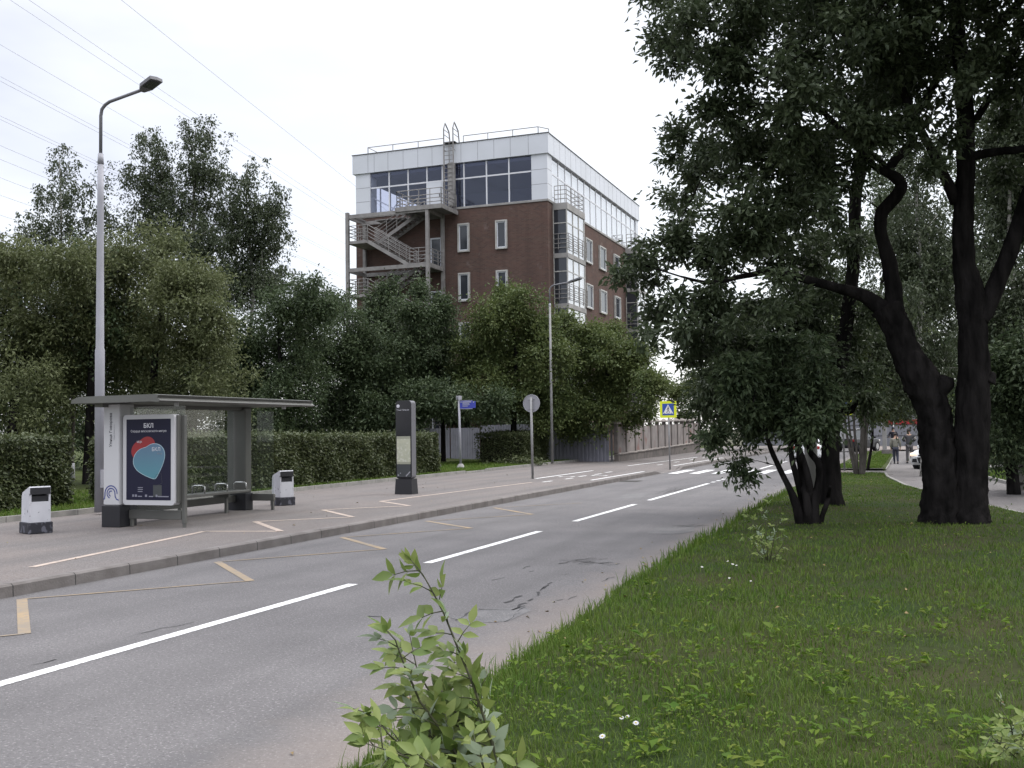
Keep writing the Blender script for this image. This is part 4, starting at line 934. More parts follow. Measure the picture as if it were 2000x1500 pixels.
# ================================================================ VEGETATION
def unit(v): return v / np.maximum(np.linalg.norm(v, axis=-1, keepdims=True), 1e-9)
def leaf_mesh(P, D_, N_, L_, W_, fold=.25, curl=.0):
    """diamond leaves: base, left, tip, right; P base points, D_ directions, N_ normals"""
    D_ = unit(D_); S = unit(np.cross(D_, N_)); U = np.cross(S, D_)
    L_ = L_[:, None]; W_ = W_[:, None]
    a = P; mid = P + D_ * L_ * .45 + U * W_ * fold
    l = mid + S * W_ * .5; r = mid - S * W_ * .5; tip = P + D_ * L_ - U * L_ * curl
    b = P + D_ * L_ * .45
    V = np.stack([a, l, tip, r], 1).reshape(-1, 3); n = len(P); i = np.arange(n)[:, None] * 4
    Fc = np.concatenate([i + np.array([[0, 2, 1]]), i + np.array([[0, 3, 2]])], 1).reshape(-1, 3)
    return V, Fc
class Tree:
    def __init__(s, name, label, cat, base, seed, group=None):
        s.rng = np.random.default_rng(seed); s.base = np.array(base, float)
        s.root = thing(name, label, cat, tuple(base), group)
        s.wood = MB(); s.nodes = []; s.par = []; s.rad = []
        s.tg = []
    def limb(s, pts, rad, n=10, rough=.0, sub=3, attach=True):
        """explicit limb: polyline with radii, resampled and roughened"""
        pts = [np.array(p, float) for p in pts]; P, Rr = [], []
        for i in range(len(pts) - 1):
            p0 = pts[max(i - 1, 0)]; p1, p2 = pts[i], pts[i + 1]; p3 = pts[min(i + 2, len(pts) - 1)]
            for k in range(sub):
                t = k / sub
                q = .5 * ((2 * p1) + (-p0 + p2) * t + (2 * p0 - 5 * p1 + 4 * p2 - p3) * t * t + (-p0 + 3 * p1 - 3 * p2 + p3) * t ** 3)
                P.append(q); Rr.append(rad[i] + (rad[i + 1] - rad[i]) * t)
        P.append(pts[-1]); Rr.append(rad[-1])
        b = len(s.wood.v); s.wood.tube(P, Rr, n)
        if rough:
            for j in range(b, len(s.wood.v)):
                k = (j - b) // n; v = np.array(s.wood.v[j]); c = P[min(k, len(P) - 1)]
                d = v - c; an = math.atan2(d[1], d[0])
                f = 1 + (.025 * math.sin(n * .31 * an + .35 * k + 1.5 * math.sin(k * .21)) if n > 20 else 0) + rough * (math.sin(3 * an + k * .8 + c[2]) * .5 + math.sin(7 * an - k * 1.7) * .35 + s.rng.uniform(-.45, .45))
                s.wood.v[j] = tuple(c + d * f)
        if attach:
            for k, (p, r_) in enumerate(zip(P, Rr)):
                s.nodes.append(p); s.rad.append(r_)
    def targets(s, T, step=.6, r0=.01, up=.06, maxr=.12, penal=.6):
        T = np.asarray(T, float)
        N_ = np.array(s.nodes); d = np.min(np.linalg.norm(T[:, None] - N_[None], axis=2), axis=1)
        fixed = len(s.nodes); par = [-1] * fixed; pos = list(s.nodes); paths = []
        for i in np.argsort(d):
            t = T[i]; A = np.array(pos); c = np.linalg.norm(A - t, axis=1) + penal * np.maximum(0, A[:, 2] - t[2] + .2)
            j = int(np.argmin(c)); a = A[j]; n = max(1, int(np.linalg.norm(t - a) / step)); ids = [j]
            for k in range(1, n + 1):
                f = k / n; q = a + (t - a) * f + np.array([0, 0, up * math.sin(math.pi * f) * np.linalg.norm(t - a)])
                if k < n: q = q + s.rng.normal(0, .05 * step * 1.5, 3)
                pos.append(q); par.append(ids[-1]); ids.append(len(pos) - 1)
            paths.append(ids)
        m = len(pos); acc = np.zeros(m); kids = np.zeros(m, int)
        for k in range(fixed, m): kids[par[k]] += par[k] >= 0
        for k in range(m - 1, fixed - 1, -1):
            if kids[k] == 0: acc[k] = r0 ** 2.4
            acc[par[k]] += acc[k]
        r_ = np.minimum(acc ** (1 / 2.4), maxr)
        for ids in paths:
            rr = [r_[k] for k in ids]; rr[0] = rr[1]
            s.wood.tube([pos[k] for k in ids], rr, 5, False)
        s.tips = T
    def crown(s, centres, leaves_per, sig, L_, W_, m, flat=.8, droop=0., fold=.25, jl=.35, name='crown', upb=.5):
        C_ = np.asarray(centres, float); n = len(C_) * leaves_per; rng = s.rng
        c = np.repeat(C_, leaves_per, 0); off = rng.normal(0, 1, (n, 3)); off *= (rng.random((n, 1)) ** .35) * .85
        off[:, 2] *= flat; P = c + off * (sig if np.isscalar(sig) else np.repeat(sig, leaves_per)[:, None])
        if droop >= .6:      # hanging birch twigs
            sg = np.repeat(sig, leaves_per); P = c + off * np.array([.5, .5, 0]) * sg[:, None]; P[:, 2] += (.35 - np.abs(off[:, 2]) / flat * 1.9) * sg
        elif droop: P[:, 2] -= np.abs(off[:, 2]) * droop
        D_ = unit(off + rng.normal(0, .7, (n, 3)) + np.array([0, 0, -.25 - droop])); Nn = rng.normal(0, .6, (n, 3)) + np.array([0, 0, upb + .4])
        l = L_ * rng.uniform(1 - jl, 1 + jl, n)
        V, Fc = leaf_mesh(P, D_, Nn, l, l * W_ / L_ * rng.uniform(.8, 1.2, n), fold, .12)
        return arr_obj(name, V, Fc, m, s.root)
    def trunk(s, m, name='trunk'): return obj(name, s.wood, m, s.root, smooth=True)
def blob_pts(rng, blobs, n, shell=.5, per=8, reach=.34):
    """clump centres: boughs set into each (centre, radius) blob, clumps strung along the boughs"""
    vol = np.array([np.prod(r_) ** (2 / 3.) for _, r_ in blobs]); nb = max(4, n // per); k = rng.choice(len(blobs), nb, p=vol / vol.sum())
    c = np.array([b[0] for b in blobs])[k]; rr = np.array([b[1] for b in blobs])[k] * .86
    u = unit(rng.normal(0, 1, (nb, 3))); B = c + u * rng.random((nb, 1)) ** (shell / 1.1) * rr * 1.06
    ax = unit(u + rng.normal(0, .45, (nb, 3)) + np.array([0, 0, .12])); j = rng.integers(0, nb, n); m_ = rr.mean(1)[j][:, None]
    t = rng.uniform(-.75, 1., (n, 1)); pw = (1.15 - np.abs(t) * .55)
    return B[j] + ax[j] * t * m_ * reach + rng.normal(0, 1, (n, 3)) * np.array([1, 1, .55]) * m_ * .085 * pw
def PB(y, spec, dz=0., sq=(1, .9, 1), jitter=0., rng=None):
    """blobs given where they stand in the photograph: (px, py, radius in px[, y offset])"""
    out = []
    for sp in spec:
        yo = sp[3] if len(sp) > 3 else (rng.uniform(-jitter, jitter) if rng is not None else 0)
        p = aty(sp[0], sp[1], y + yo); r_ = sp[2] * depth(p) / F
        out.append((p, np.array([r_ * sq[0], r_ * sq[1], r_ * sq[2]])))
    return out

# ---- oak with twin stems beside the footpath
YO = 20.4
def ok(px, py, dy=0.): return aty(px, py, YO + dy)
pxm = depth(ok(1860, 1000)) / F                       # metres per photo pixel at the trunk
oak = Tree('oak_tree', 'large dark oak with two thick stems from one base between verge and footpath', 'tree', tuple(G(1862, 1018, .17)), 3)
oak.limb([ok(1838, 1040), ok(1840, 1000), ok(1838, 930), ok(1830, 860), ok(1822, 800), ok(1800, 745), ok(1770, 690), ok(1752, 640), ok(1730, 600)], [r_ * pxm for r_ in (50, 40, 33, 34, 31, 36, 28, 27, 29)], 44, .085, 10)
oak.limb([ok(1897, 1040), ok(1893, 1000), ok(1896, 930), ok(1898, 850), ok(1902, 740), ok(1900, 640), ok(1898, 590), ok(1884, 520), ok(1881, 430), ok(1886, 330), ok(1884, 190), ok(1874, 90), ok(1860, -40), ok(1850, -180)], [r_ * pxm for r_ in (46, 35, 30, 32, 30, 26, 30, 21, 19, 17, 16, 14, 11, 6)], 44, .075, 9)
oak.limb([ok(1826, 770), ok(1845, 745), ok(1850, 735)], [20 * pxm, 20 * pxm, 10 * pxm], 12, .15, 3)
oak.limb([ok(1745, 625), ok(1745, 570, .1), ok(1738, 520, .1), ok(1722, 460), ok(1721, 420, -.1), ok(1748, 385, -.1), ok(1762, 360), ok(1738, 335), ok(1750, 310), ok(1778, 285), ok(1778, 240), ok(1810, 190, .2), ok(1850, 110, .3), ok(1870, 20, .4), ok(1900, -90, .6)], [r_ * pxm for r_ in (20, 17, 15, 12, 13, 13, 11, 10, 9, 9, 8, 8, 7, 6, 4)], 12, .1, 5)
oak.limb([ok(1735, 610), ok(1690, 580), ok(1636, 562, -.3), ok(1580, 548, -.6), ok(1517, 530, -.9), ok(1450, 540, -1.2), ok(1387, 552, -1.5), ok(1330, 540, -1.8)], [r_ * pxm for r_ in (20, 14, 10, 8.5, 7, 5.5, 4, 2)], 10, .08, 5)
oak.limb([ok(1762, 362), ok(1735, 340), ok(1700, 318, -.3), ok(1640, 250, -.8), ok(1560, 180, -1.3), ok(1450, 130, -1.8)], [r_ * pxm for r_ in (9, 8, 7, 6, 5, 2)], 8, .06, 4)
oak.limb([ok(1778, 240), ok(1760, 170, -.5), ok(1690, 80, -1), ok(1620, -20, -1.3), ok(1560, -120, -1.6)], [r_ * pxm for r_ in (8, 7, 6, 5, 2)], 8, .06, 4)
oak.limb([ok(1910, 620), ok(1930, 590), ok(1965, 510), ok(2000, 405, .2), ok(2030, 300, .5), ok(2060, 150, .8), ok(2080, 0, 1)], [r_ * pxm for r_ in (24, 18, 16, 14, 12, 9, 5)], 12, .08, 5)
oak.limb([ok(1900, 305), ok(1950, 296, -.2), ok(2000, 290, -.4), ok(2080, 270, -.8)], [r_ * pxm for r_ in (10, 8, 7, 5)], 8, .06, 4)
oak.limb([ok(1868, 395), ok(1845, 345, -.2), ok(1815, 285, -.5), ok(1797, 250, -.7), ok(1770, 190, -1)], [r_ * pxm for r_ in (13, 10, 8, 7, 4)], 10, .08, 4)
oak.limb([ok(1884, 190), ok(1915, 140, -.3), ok(1935, 70, -.6), ok(1985, 10, -.8), ok(2040, -60, -1)], [r_ * pxm for r_ in (11, 10, 9, 8, 5)], 10, .08, 4)
oak.limb([ok(1930, 745), ok(1938, 733), ok(1943, 728)], [16 * pxm, 9 * pxm, 3 * pxm], 8, .1, 3)
oak.limb([ok(1905, 235), ok(1935, 190, -.4), ok(1960, 178, -.5), ok(2010, 190, -.6)], [r_ * pxm for r_ in (8, 7, 6, 4)], 8, .06, 4)
rg = np.random.default_rng(11)
OB = [(1335, 40, 85), (1310, 75, 50), (1330, 120, 52), (1440, 40, 100), (1425, 150, 66), (1550, 80, 120), (1550, 200, 100), (1680, 60, 130), (1680, 190, 110), (1800, 50, 120), (1920, 50, 110), (1990, 120, 80), (1800, 160, 80),
      (1480, 260, 75), (1400, 225, 38), (1345, 315, 62), (1316, 238, 36), (1430, 330, 85), (1540, 330, 95), (1640, 300, 80), (1325, 400, 52), (1430, 430, 85), (1530, 430, 80), (1318, 480, 52), (1255, 528, 48), (1400, 520, 60), (1220, 540, 26), (1275, 345, 22), (1500, 510, 50), (1620, 410, 55), (1285, 590, 50), (1370, 600, 58), (1300, 660, 40), (1470, 610, 60), (1362, 685, 40), (1560, 600, 55),  (1372, 735, 24),
      (1790, 240, 45), (1960, 230, 50), (1800, 330, 34), (1975, 450, 36), (1905, 520, 26), (1850, 260, 40), (1640, 520, 45),
      (1300, -90, 110), (1450, -120, 140), (1620, -120, 150), (1800, -130, 160), (1980, -120, 150), (1500, -280, 160), (1750, -320, 190), (1980, -300, 180), (1420, 590, 60), (1500, 580, 55), (1560, 520, 50), (1450, 660, 50), (1390, 480, 60), (1600, 330, 60), (1700, 250, 60), (1480, 430, 60), (1580, 270, 60), (1390, 270, 40), (1760, 130, 70), (1880, 140, 50), (1960, 330, 36), (2120, 0, 150), (2150, 200, 130), (2120, 380, 90), (1350, -220, 90)]
ob = PB(YO - .6, OB, sq=(1, 1.25, 1), jitter=2.2, rng=rg)
shade_blobs = [(np.array(c_), np.array((r_, r_, r_ * .6))) for c_, r_ in (((2.2, 15.5, 10.8), 3.), ((4.5, 17, 11), 3.6), ((-.8, 17.5, 11), 3.), ((5.5, 20.5, 11.5), 3.6), ((2.2, 18.5, 12.5), 3.4), ((7, 17, 10), 3.), ((1, 20, 10), 2.8), ((4, 22, 9.8), 3.2), ((7.5, 22.5, 10), 3.2), ((-1.5, 21, 10.5), 2.6), ((3, 15, 9.5), 2.4))]  # extra crown, mostly above the view, added to shade the verge
cc = np.concatenate([blob_pts(rg, ob, 4100, .5, 5), blob_pts(rg, shade_blobs, 2000, .5, 5)])
oak.targets(cc[rg.choice(len(cc), 560, False)], .5, .007, .05, .10)
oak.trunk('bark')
oak.crown(cc, 27, rg.uniform(.13, .25, len(cc)), .135, .06, 'oak', .75)

# ---- dark tree further along the verge
tr = Tree('verge_tree', 'dark straight tree on the verge, standing between the bare stemmed bush and the twin oak', 'tree', tuple(G(1624, 988, .15)), 5)
Y2 = 23.9; q2 = depth(aty(1622, 950, Y2)) / F
A2 = lambda px, py, dy=0.: aty(px, py, Y2 + dy)
tr.limb([A2(1624, 1000), A2(1624, 960), A2(1622, 880), A2(1628, 800), A2(1640, 720), A2(1655, 620), A2(1668, 500), A2(1670, 400), A2(1682, 315), A2(1690, 230), A2(1700, 100)], [v * q2 for v in (28, 20, 17, 18, 15, 13, 12, 11.5, 12, 7, 3)], 16, .1, 5)
tr.limb([A2(1655, 800), A2(1665, 795), A2(1700, 700, .6)], [v * q2 for v in (8, 7, 3)], 8, .06, 4)
tr.limb([A2(1682, 320), A2(1700, 300), A2(1735, 330, .2), A2(1755, 360, .2)], [v * q2 for v in (9, 7, 5, 3)], 8, .06, 3)
b2 = PB(Y2, [(1480, 640, 70), (1560, 690, 75), (1420, 690, 62), (1392, 745, 28), (1640, 640, 60), (1620, 740, 66), (1520, 760, 70), (1700, 600, 40), (1660, 450, 40), (1600, 560, 60), (1690, 720, 44), (1600, 480, 50), (1700, 780, 28), (1740, 660, 30), (1370, 660, 45), (1450, 740, 60), (1400, 790, 40), (1560, 620, 50)], sq=(1, 1.4, 1), jitter=1.3, rng=rg)
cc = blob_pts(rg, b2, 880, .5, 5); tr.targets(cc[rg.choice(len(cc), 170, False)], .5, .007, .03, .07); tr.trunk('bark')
tr.crown(cc, 40, rg.uniform(.16, .3, len(cc)), .12, .055, 'oak', .8, .2)

# ---- multi stem bush in front of it
YB = 19.4; qb = depth(aty(1575, 1000, YB)) / F
A3 = lambda px, py, dy=0.: aty(px, py, YB + dy)
bu = Tree('stemmed_bush', 'dark leafy bush with several thin bare stems fanning out from one foot on the verge', 'bush', tuple(G(1578, 1022, .15)), 6)
for P_, r_ in (([(1566, 1030), (1556, 990), (1540, 950), (1520, 910), (1500, 860), (1490, 800)], (13, 9, 6, 5.5, 4.5, 3)), ([(1573, 1030), (1568, 980), (1555, 930), (1545, 885), (1548, 830), (1540, 760)], (12, 8, 6, 5, 4, 3)),
               ([(1580, 1030), (1576, 980), (1565, 920), (1560, 880), (1552, 840), (1560, 760)], (11, 8, 7, 6, 5, 3)), ([(1590, 1030), (1592, 985), (1600, 930), (1598, 905), (1582, 880), (1580, 840), (1600, 760)], (12, 8, 7, 6.5, 6, 5, 3)),
               ([(1598, 1035), (1606, 1008), (1614, 985), (1617, 972), (1622, 950)], (7, 5, 5, 4.5, 3)), ([(1585, 1030), (1586, 990), (1578, 930), (1562, 880), (1545, 850), (1520, 800)], (9, 7, 6, 5, 4, 2))):
    bu.limb([A3(x, y, rg.uniform(-.25, .25) * min(1, (1030 - y) / 60)) for x, y in P_], [v * qb for v in r_], 9, .08, 5)
bb = PB(YB, [(1440, 780, 62), (1520, 790, 66), (1590, 790, 60), (1408, 835, 30), (1480, 812, 44), (1570, 815, 28), (1640, 795, 34), (1462, 880, 20), (1445, 895, 20), (1385, 865, 18), (1376, 885, 10), (1455, 918, 10), (1488, 935, 8), (1420, 850, 16), (1520, 700, 60), (1430, 720, 50), (1600, 710, 50)], sq=(1, 1.3, 1), jitter=.7, rng=rg)
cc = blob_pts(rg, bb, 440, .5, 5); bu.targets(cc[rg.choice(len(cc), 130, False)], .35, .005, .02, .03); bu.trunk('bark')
bu.crown(cc, 36, rg.uniform(.1, .2, len(cc)), .12, .05, 'dark_leaf', .8, .15)

# ---- trees behind the hedge on the left and before the building
def crown_tree(name, label, y, base_px, blobs, n, per, sig, L_, W_, m, seed, bark='bark', trunk_r=.14, top=None, ntg=90, droop=0., shell=.5, gz=.2, jit=1.6, flat=.85, lean=0., group='trees on the far side of the road', cat='tree', sqz=1., r0=.008, maxr=.09):
    rg_ = np.random.default_rng(seed); bl = PB(y, blobs, sq=(1, 1.1, sqz), jitter=jit, rng=rg_)
    bp = aty(base_px, 800, y); bp[2] = gz
    t_ = Tree(name, label, cat, tuple(bp), seed, group)
    zt = max(b[0][2] for b in bl); tc_ = np.mean([b[0] for b in bl], 0)
    tp = np.array([tc_[0], tc_[1], zt]) if top is None else aty(top[0], top[1], y)
    k = 5; pts = [bp + (tp - bp) * (i / k) + (np.array([rg_.normal(0, .12), rg_.normal(0, .12), 0]) if 0 < i else np.array([0, 0, -.3])) for i in range(k + 1)]
    t_.limb(pts, [trunk_r * 1.25, trunk_r, trunk_r * .85, trunk_r * .65, trunk_r * .4, .02], 10, .05, 4)
    cc_ = blob_pts(rg_, bl, int(n * 1.12), shell, 2 if m == 'birch_leaf' else 4, .3); cc_ = cc_ + rg_.normal(0, .38 if m == 'birch_leaf' else .12, cc_.shape); t_.targets(cc_[rg_.choice(len(cc_), min(ntg, n), False)], .7, r0, .04, maxr)
    t_.trunk(bark); t_.crown(cc_, per, rg_.uniform(sig * .7, sig * 1.25, len(cc_)), L_, W_, m, flat, droop); return t_
crown_tree('ash_tree', 'broad olive green tree filling the left edge behind the clipped hedge', 27.5, 30, [(40, 560, 90), (20, 680, 90), (110, 650, 90), (60, 760, 80), (-60, 640, 110), (110, 750, 70), (130, 530, 60), (20, 500, 50), (-50, 520, 70), (70, 840, 45), (-60, 790, 70)], 1150, 42, .30, .14, .06, 'olive_leaf', 21, trunk_r=.17)
crown_tree('ash_tree', 'pale olive tree behind the near street lamp and shelter roof', 30.5, 300, [(215, 520, 75), (290, 500, 70), (350, 560, 75), (250, 610, 85), (350, 650, 80), (270, 710, 80), (400, 690, 60), (370, 750, 60), (410, 620, 45), (190, 700, 60), (400, 560, 40), (180, 600, 55), (300, 790, 60), (210, 790, 50), (430, 740, 50), (440, 800, 40)], 1450, 42, .30, .14, .06, 'olive_leaf', 22, trunk_r=.17)
crown_tree('birch_tree', 'thin sparse birch rising above the olive trees at the far left', 45, 130, [(120, 330, 26), (100, 390, 36), (150, 380, 34), (80, 450, 42), (140, 450, 46), (190, 420, 30), (205, 350, 16), (60, 500, 40), (180, 500, 46), (222, 440, 14), (110, 530, 60), (118, 306, 12)], 560, 26, .34, .15, .08, 'birch_leaf', 23, 'birch_bark', .13, (118, 312), 130, .9, .7, jit=.8)
crown_tree('birch_tree', 'tall dark birch with drooping twigs, highest tree left of the brick building', 47, 370, [(300, 290, 34), (300, 340, 42), (385, 270, 40), (390, 330, 52), (300, 400, 46), (370, 410, 60), (310, 470, 46), (400, 480, 56), (345, 540, 60), (430, 420, 36), (390, 245, 14), (265, 345, 20), (270, 440, 30), (420, 560, 60), (300, 265, 12)], 1080, 32, .36, .15, .08, 'birch_leaf', 24, 'birch_bark', .17, (385, 250), 200, .9, .6, jit=1.0)
crown_tree('birch_tree', 'slender birch with one drooping arm close right of the tallest birch', 48, 490, [(485, 330, 18), (480, 375, 30), (500, 430, 42), (470, 480, 46), (530, 400, 24), (543, 380, 14), (520, 480, 36), (480, 550, 52), (530, 550, 40), (536, 440, 12), (455, 420, 26)], 640, 30, .34, .15, .08, 'birch_leaf', 25, 'birch_bark', .13, (485, 322), 140, .9, .6, jit=.8)
crown_tree('lime_tree', 'dark green bushy tree behind the shelter roof below the slender birch', 44, 560, [(500, 640, 62), (560, 600, 50), (600, 570, 36), (590, 650, 60), (520, 720, 66), (600, 740, 66), (455, 690, 50), (550, 790, 60), (480, 790, 50), (640, 610, 34)], 1000, 36, .36, .16, .08, 'dark_leaf', 26, trunk_r=.15)
crown_tree('lime_tree', 'nearly black green tree beside the fire stairs foot', 50, 680, [(655, 600, 34), (660, 680, 56), (700, 640, 40), (690, 740, 60), (640, 790, 60), (720, 800, 50), (625, 700, 46), (700, 690, 50)], 900, 34, .38, .17, .085, 'dark_leaf', 27, trunk_r=.15)
crown_tree('maple_tree', 'mid green tree with pointed top in front of the fire stairs', 53, 765, [(745, 585, 34), (760, 560, 22), (750, 640, 50), (800, 600, 36), (770, 700, 60), (815, 660, 46), (740, 740, 50), (800, 770, 56), (818, 565, 18)], 950, 34, .36, .17, .09, 'dark_leaf', 28, trunk_r=.15)
crown_tree('maple_tree', 'narrow green tree just left of the two upper front windows', 55, 865, [(860, 610, 30), (870, 660, 40), (850, 720, 44), (880, 760, 44), (870, 790, 24), (826, 640, 26)], 560, 32, .36, .17, .09, 'dark_leaf', 29, trunk_r=.13)
crown_tree('maple_tree', 'rounded light green maple before the front corner of the brick building', 53.5, 1000, [(1000, 605, 40), (1040, 590, 26), (960, 630, 46), (1050, 640, 44), (930, 690, 46), (1000, 700, 70), (1065, 710, 56), (950, 770, 56), (1030, 780, 54), (1080, 780, 44), (1060, 825, 20), (985, 575, 18), (905, 730, 30)], 1350, 36, .36, .17, .09, 'maple_leaf', 30, trunk_r=.16)
crown_tree('maple_tree', 'spreading yellow green maple overhanging the panel fence', 57, 1170, [(1120, 690, 50), (1180, 680, 44), (1150, 750, 60), (1220, 720, 46), (1220, 790, 50), (1120, 810, 50), (1270, 760, 34), (1180, 815, 32), (1260, 805, 28), (1100, 640, 28), (1285, 790, 18), (1200, 655, 30), (1250, 700, 30), (1150, 655, 30), (1290, 745, 22), (1130, 838, 16), (1235, 680, 22)], 1200, 36, .36, .17, .09, 'maple_leaf', 31, trunk_r=.16)
crown_tree('maple_tree', 'small bright yellow green tree beyond the crossing sign', 84, 1350, [(1320, 770, 24), (1360, 760, 34), (1400, 780, 34), (1340, 805, 26), (1440, 770, 40), (1390, 830, 30), (1470, 810, 36), (1520, 800, 34)], 520, 26, .5, .22, .11, 'maple_leaf', 32, trunk_r=.15)
crown_tree('lime_tree', 'far dark tree closing the street behind the bush', 92, 1560, [(1520, 760, 44), (1580, 740, 54), (1640, 760, 44), (1560, 810, 34), (1620, 700, 44), (1500, 700, 34)], 520, 26, .55, .24, .12, 'dark_leaf', 33, trunk_r=.2)
crown_tree('lime_tree', 'dark tree showing just above the corrugated fence, close to the building wall', 62.8, 930, [(840, 790, 36), (890, 790, 36), (940, 795, 36), (990, 790, 36), (1040, 800, 36), (810, 815, 30), (870, 820, 24), (920, 822, 24), (970, 822, 24), (1020, 825, 30), (1090, 830, 34), (1140, 840, 30)], 560, 30, .4, .18, .09, 'dark_leaf', 49, trunk_r=.12)
# right of the road, behind the oak
RG = 'trees behind the oak on the right'
crown_tree('birch_tree', 'tall pale stemmed birch with hanging twigs seen between the two oak stems', 42, 1800, [(1800, 420, 60), (1790, 520, 60), (1760, 600, 50), (1800, 680, 50), (1830, 600, 40), (1770, 300, 50), (1830, 320, 40), (1790, 760, 46), (1740, 690, 40), (1850, 500, 50), (1760, 450, 50), (1840, 700, 40)], 900, 32, .36, .14, .07, 'birch_leaf', 41, 'birch_bark', .13, None, 130, .8, .6, group=RG)
crown_tree('birch_tree', 'drooping birch at the right edge behind the right oak stem', 33, 1985, [(1950, 330, 60), (1990, 250, 60), (1980, 440, 60), (1950, 540, 50), (2000, 560, 50), (2060, 380, 80), (1990, 640, 50), (1960, 420, 30), (2080, 540, 80), (1930, 600, 40), (1960, 240, 50)], 1100, 32, .32, .13, .065, 'birch_leaf', 42, 'birch_bark', .13, None, 130, .8, .6, group=RG)
crown_tree('maple_tree', 'leafy tree over the footpath left of the oak stem, its leaves hanging above the walkers', 48, 1690, [(1690, 640, 50), (1720, 710, 50), (1670, 760, 40), (1730, 780, 36), (1770, 740, 36), (1700, 800, 22), (1650, 700, 46), (1750, 800, 24), (1765, 640, 40), (1800, 790, 24)], 760, 32, .34, .15, .08, 'maple_leaf', 43, group=RG, trunk_r=.055)
crown_tree('lime_tree', 'dense dark tree beyond the footpath right of the oak stems', 31, 1975, [(1960, 700, 50), (2000, 760, 60), (1960, 800, 46), (1990, 850, 50), (2060, 720, 90), (2050, 850, 70), (1950, 870, 30), (1985, 905, 26), (1945, 750, 26)], 900, 36, .3, .13, .065, 'dark_leaf', 44, group=RG, trunk_r=.15)
crown_tree('lime_tree', 'dark tree behind the parked white car between the oak stems', 62, 1880, [(1850, 680, 60), (1870, 760, 60), (1850, 830, 34), (1900, 820, 46), (1940, 740, 60), (1960, 830, 50), (1920, 640, 60)], 700, 30, .45, .18, .09, 'dark_leaf', 45, group=RG, trunk_r=.15)
crown_tree('lime_tree', 'distant tree showing between the branches above the far street', 75, 1680, [(1640, 560, 60), (1700, 480, 60), (1600, 620, 60), (1690, 600, 50), (1560, 560, 50), (1760, 420, 70), (1830, 520, 80), (1780, 580, 70), (1920, 500, 80), (1720, 380, 50), (1980, 400, 90), (1880, 380, 70)], 1100, 28, .6, .22, .11, 'dark_leaf', 46, group=RG, trunk_r=.18)
crown_tree('lime_tree', 'dark trees deep in the grove behind the left clipped hedge', 44, 170, [(100, 700, 80), (200, 780, 80), (60, 830, 70), (160, 860, 60), (240, 850, 60), (10, 780, 80), (320, 800, 70), (400, 830, 60), (120, 930, 30), (400, 730, 70), (470, 740, 70), (300, 720, 70), (200, 660, 70)], 1600, 34, .42, .18, .09, 'dark_leaf', 47, trunk_r=.2)
crown_tree('lime_tree', 'dark tree filling the gap behind the hedge right of the shelter', 49, 780, [(740, 810, 40), (800, 790, 36), (690, 840, 50), (640, 850, 50), (850, 780, 40), (560, 850, 60), (900, 785, 36), (480, 850, 60), (960, 790, 30)], 1000, 34, .42, .18, .09, 'dark_leaf', 48, trunk_r=.16)
# bare trunks in the gap left of the shelter pillar, one with whitewashed foot
for px, py, r_, lab, m_ in ((172, 948, .16, 'dark tree trunk on the lawn just left of the near street lamp', 'bark'), (138, 940, .12, 'thin tree trunk with whitewashed foot seen past the left hedge', 'bark_grey')):
    p = G(px, py, .2); t_ = Tree('tree', lab, 'tree', tuple(p), px, 'trees on the far side of the road')
    t_.limb([p + np.array([0, 0, -.2]), p + np.array([0, 0, 1.]), p + np.array([.1, 0, 3]), p + np.array([.0, .2, 5.5]), p + np.array([.2, .3, 7.5])], [r_ * 1.4, r_, r_ * .9, r_ * .6, .03], 12, .06, 4)
    rg_ = np.random.default_rng(px); cc_ = p + np.array([.1, .2, 5.6]) + rg_.normal(0, 1, (140, 3)) * np.array([1.2, 1.2, .9]); t_.targets(cc_[:40], .6, .008); t_.trunk(m_)
    t_.crown(cc_, 28, .34, .15, .07, 'dark_leaf')
    if px == 138:
        mb = MB(); mb.tube([p + np.array([0, 0, -.1]), p + np.array([0, 0, .55]), p + np.array([.01, 0, .7])], [r_ * 1.46, r_ * 1.18, r_ * 1.1], 14); obj('whitewash', mb, 'chalk', t_.root, smooth=True)
# slim multi stem tree on the verge near the crossing
p = G(1682, 928, .05)
t_ = Tree('young_tree', 'slim grey tree with several thin stems at the end of the verge by the crossing', 'tree', tuple(p), 77)
qd = depth(p) / F
for P_, r_ in (([(1683, 932), (1684, 880), (1686, 830), (1690, 760), (1695, 680)], (6.5, 5.2, 4.6, 4, 2)), ([(1672, 930), (1664, 895), (1654, 850), (1648, 800), (1640, 730)], (4, 3, 2.5, 2, 1.2)), ([(1676, 930), (1668, 890), (1660, 845), (1655, 790)], (3, 2.6, 2.2, 1.4)), ([(1686, 930), (1690, 895), (1692, 850), (1697, 800), (1700, 730)], (3, 3, 2.6, 2, 1.2)), ([(1674, 930), (1673, 880), (1668, 830), (1670, 770)], (3, 2.6, 2.2, 1.4))):
    t_.limb([aty(x, y, p[1]) for x, y in P_], [v * qd for v in r_], 9, .05, 4)
rg_ = np.random.default_rng(5); bl = PB(p[1], [(1690, 740, 44), (1650, 740, 36), (1720, 760, 30), (1680, 680, 44), (1700, 800, 16), (1640, 790, 20)], sq=(1, 1, 1), jitter=.6, rng=rg_)
cc = blob_pts(rg_, bl, 330); t_.targets(cc[:70], .5, .006); t_.trunk('bark_grey'); t_.crown(cc, 32, .26, .13, .065, 'maple_leaf')

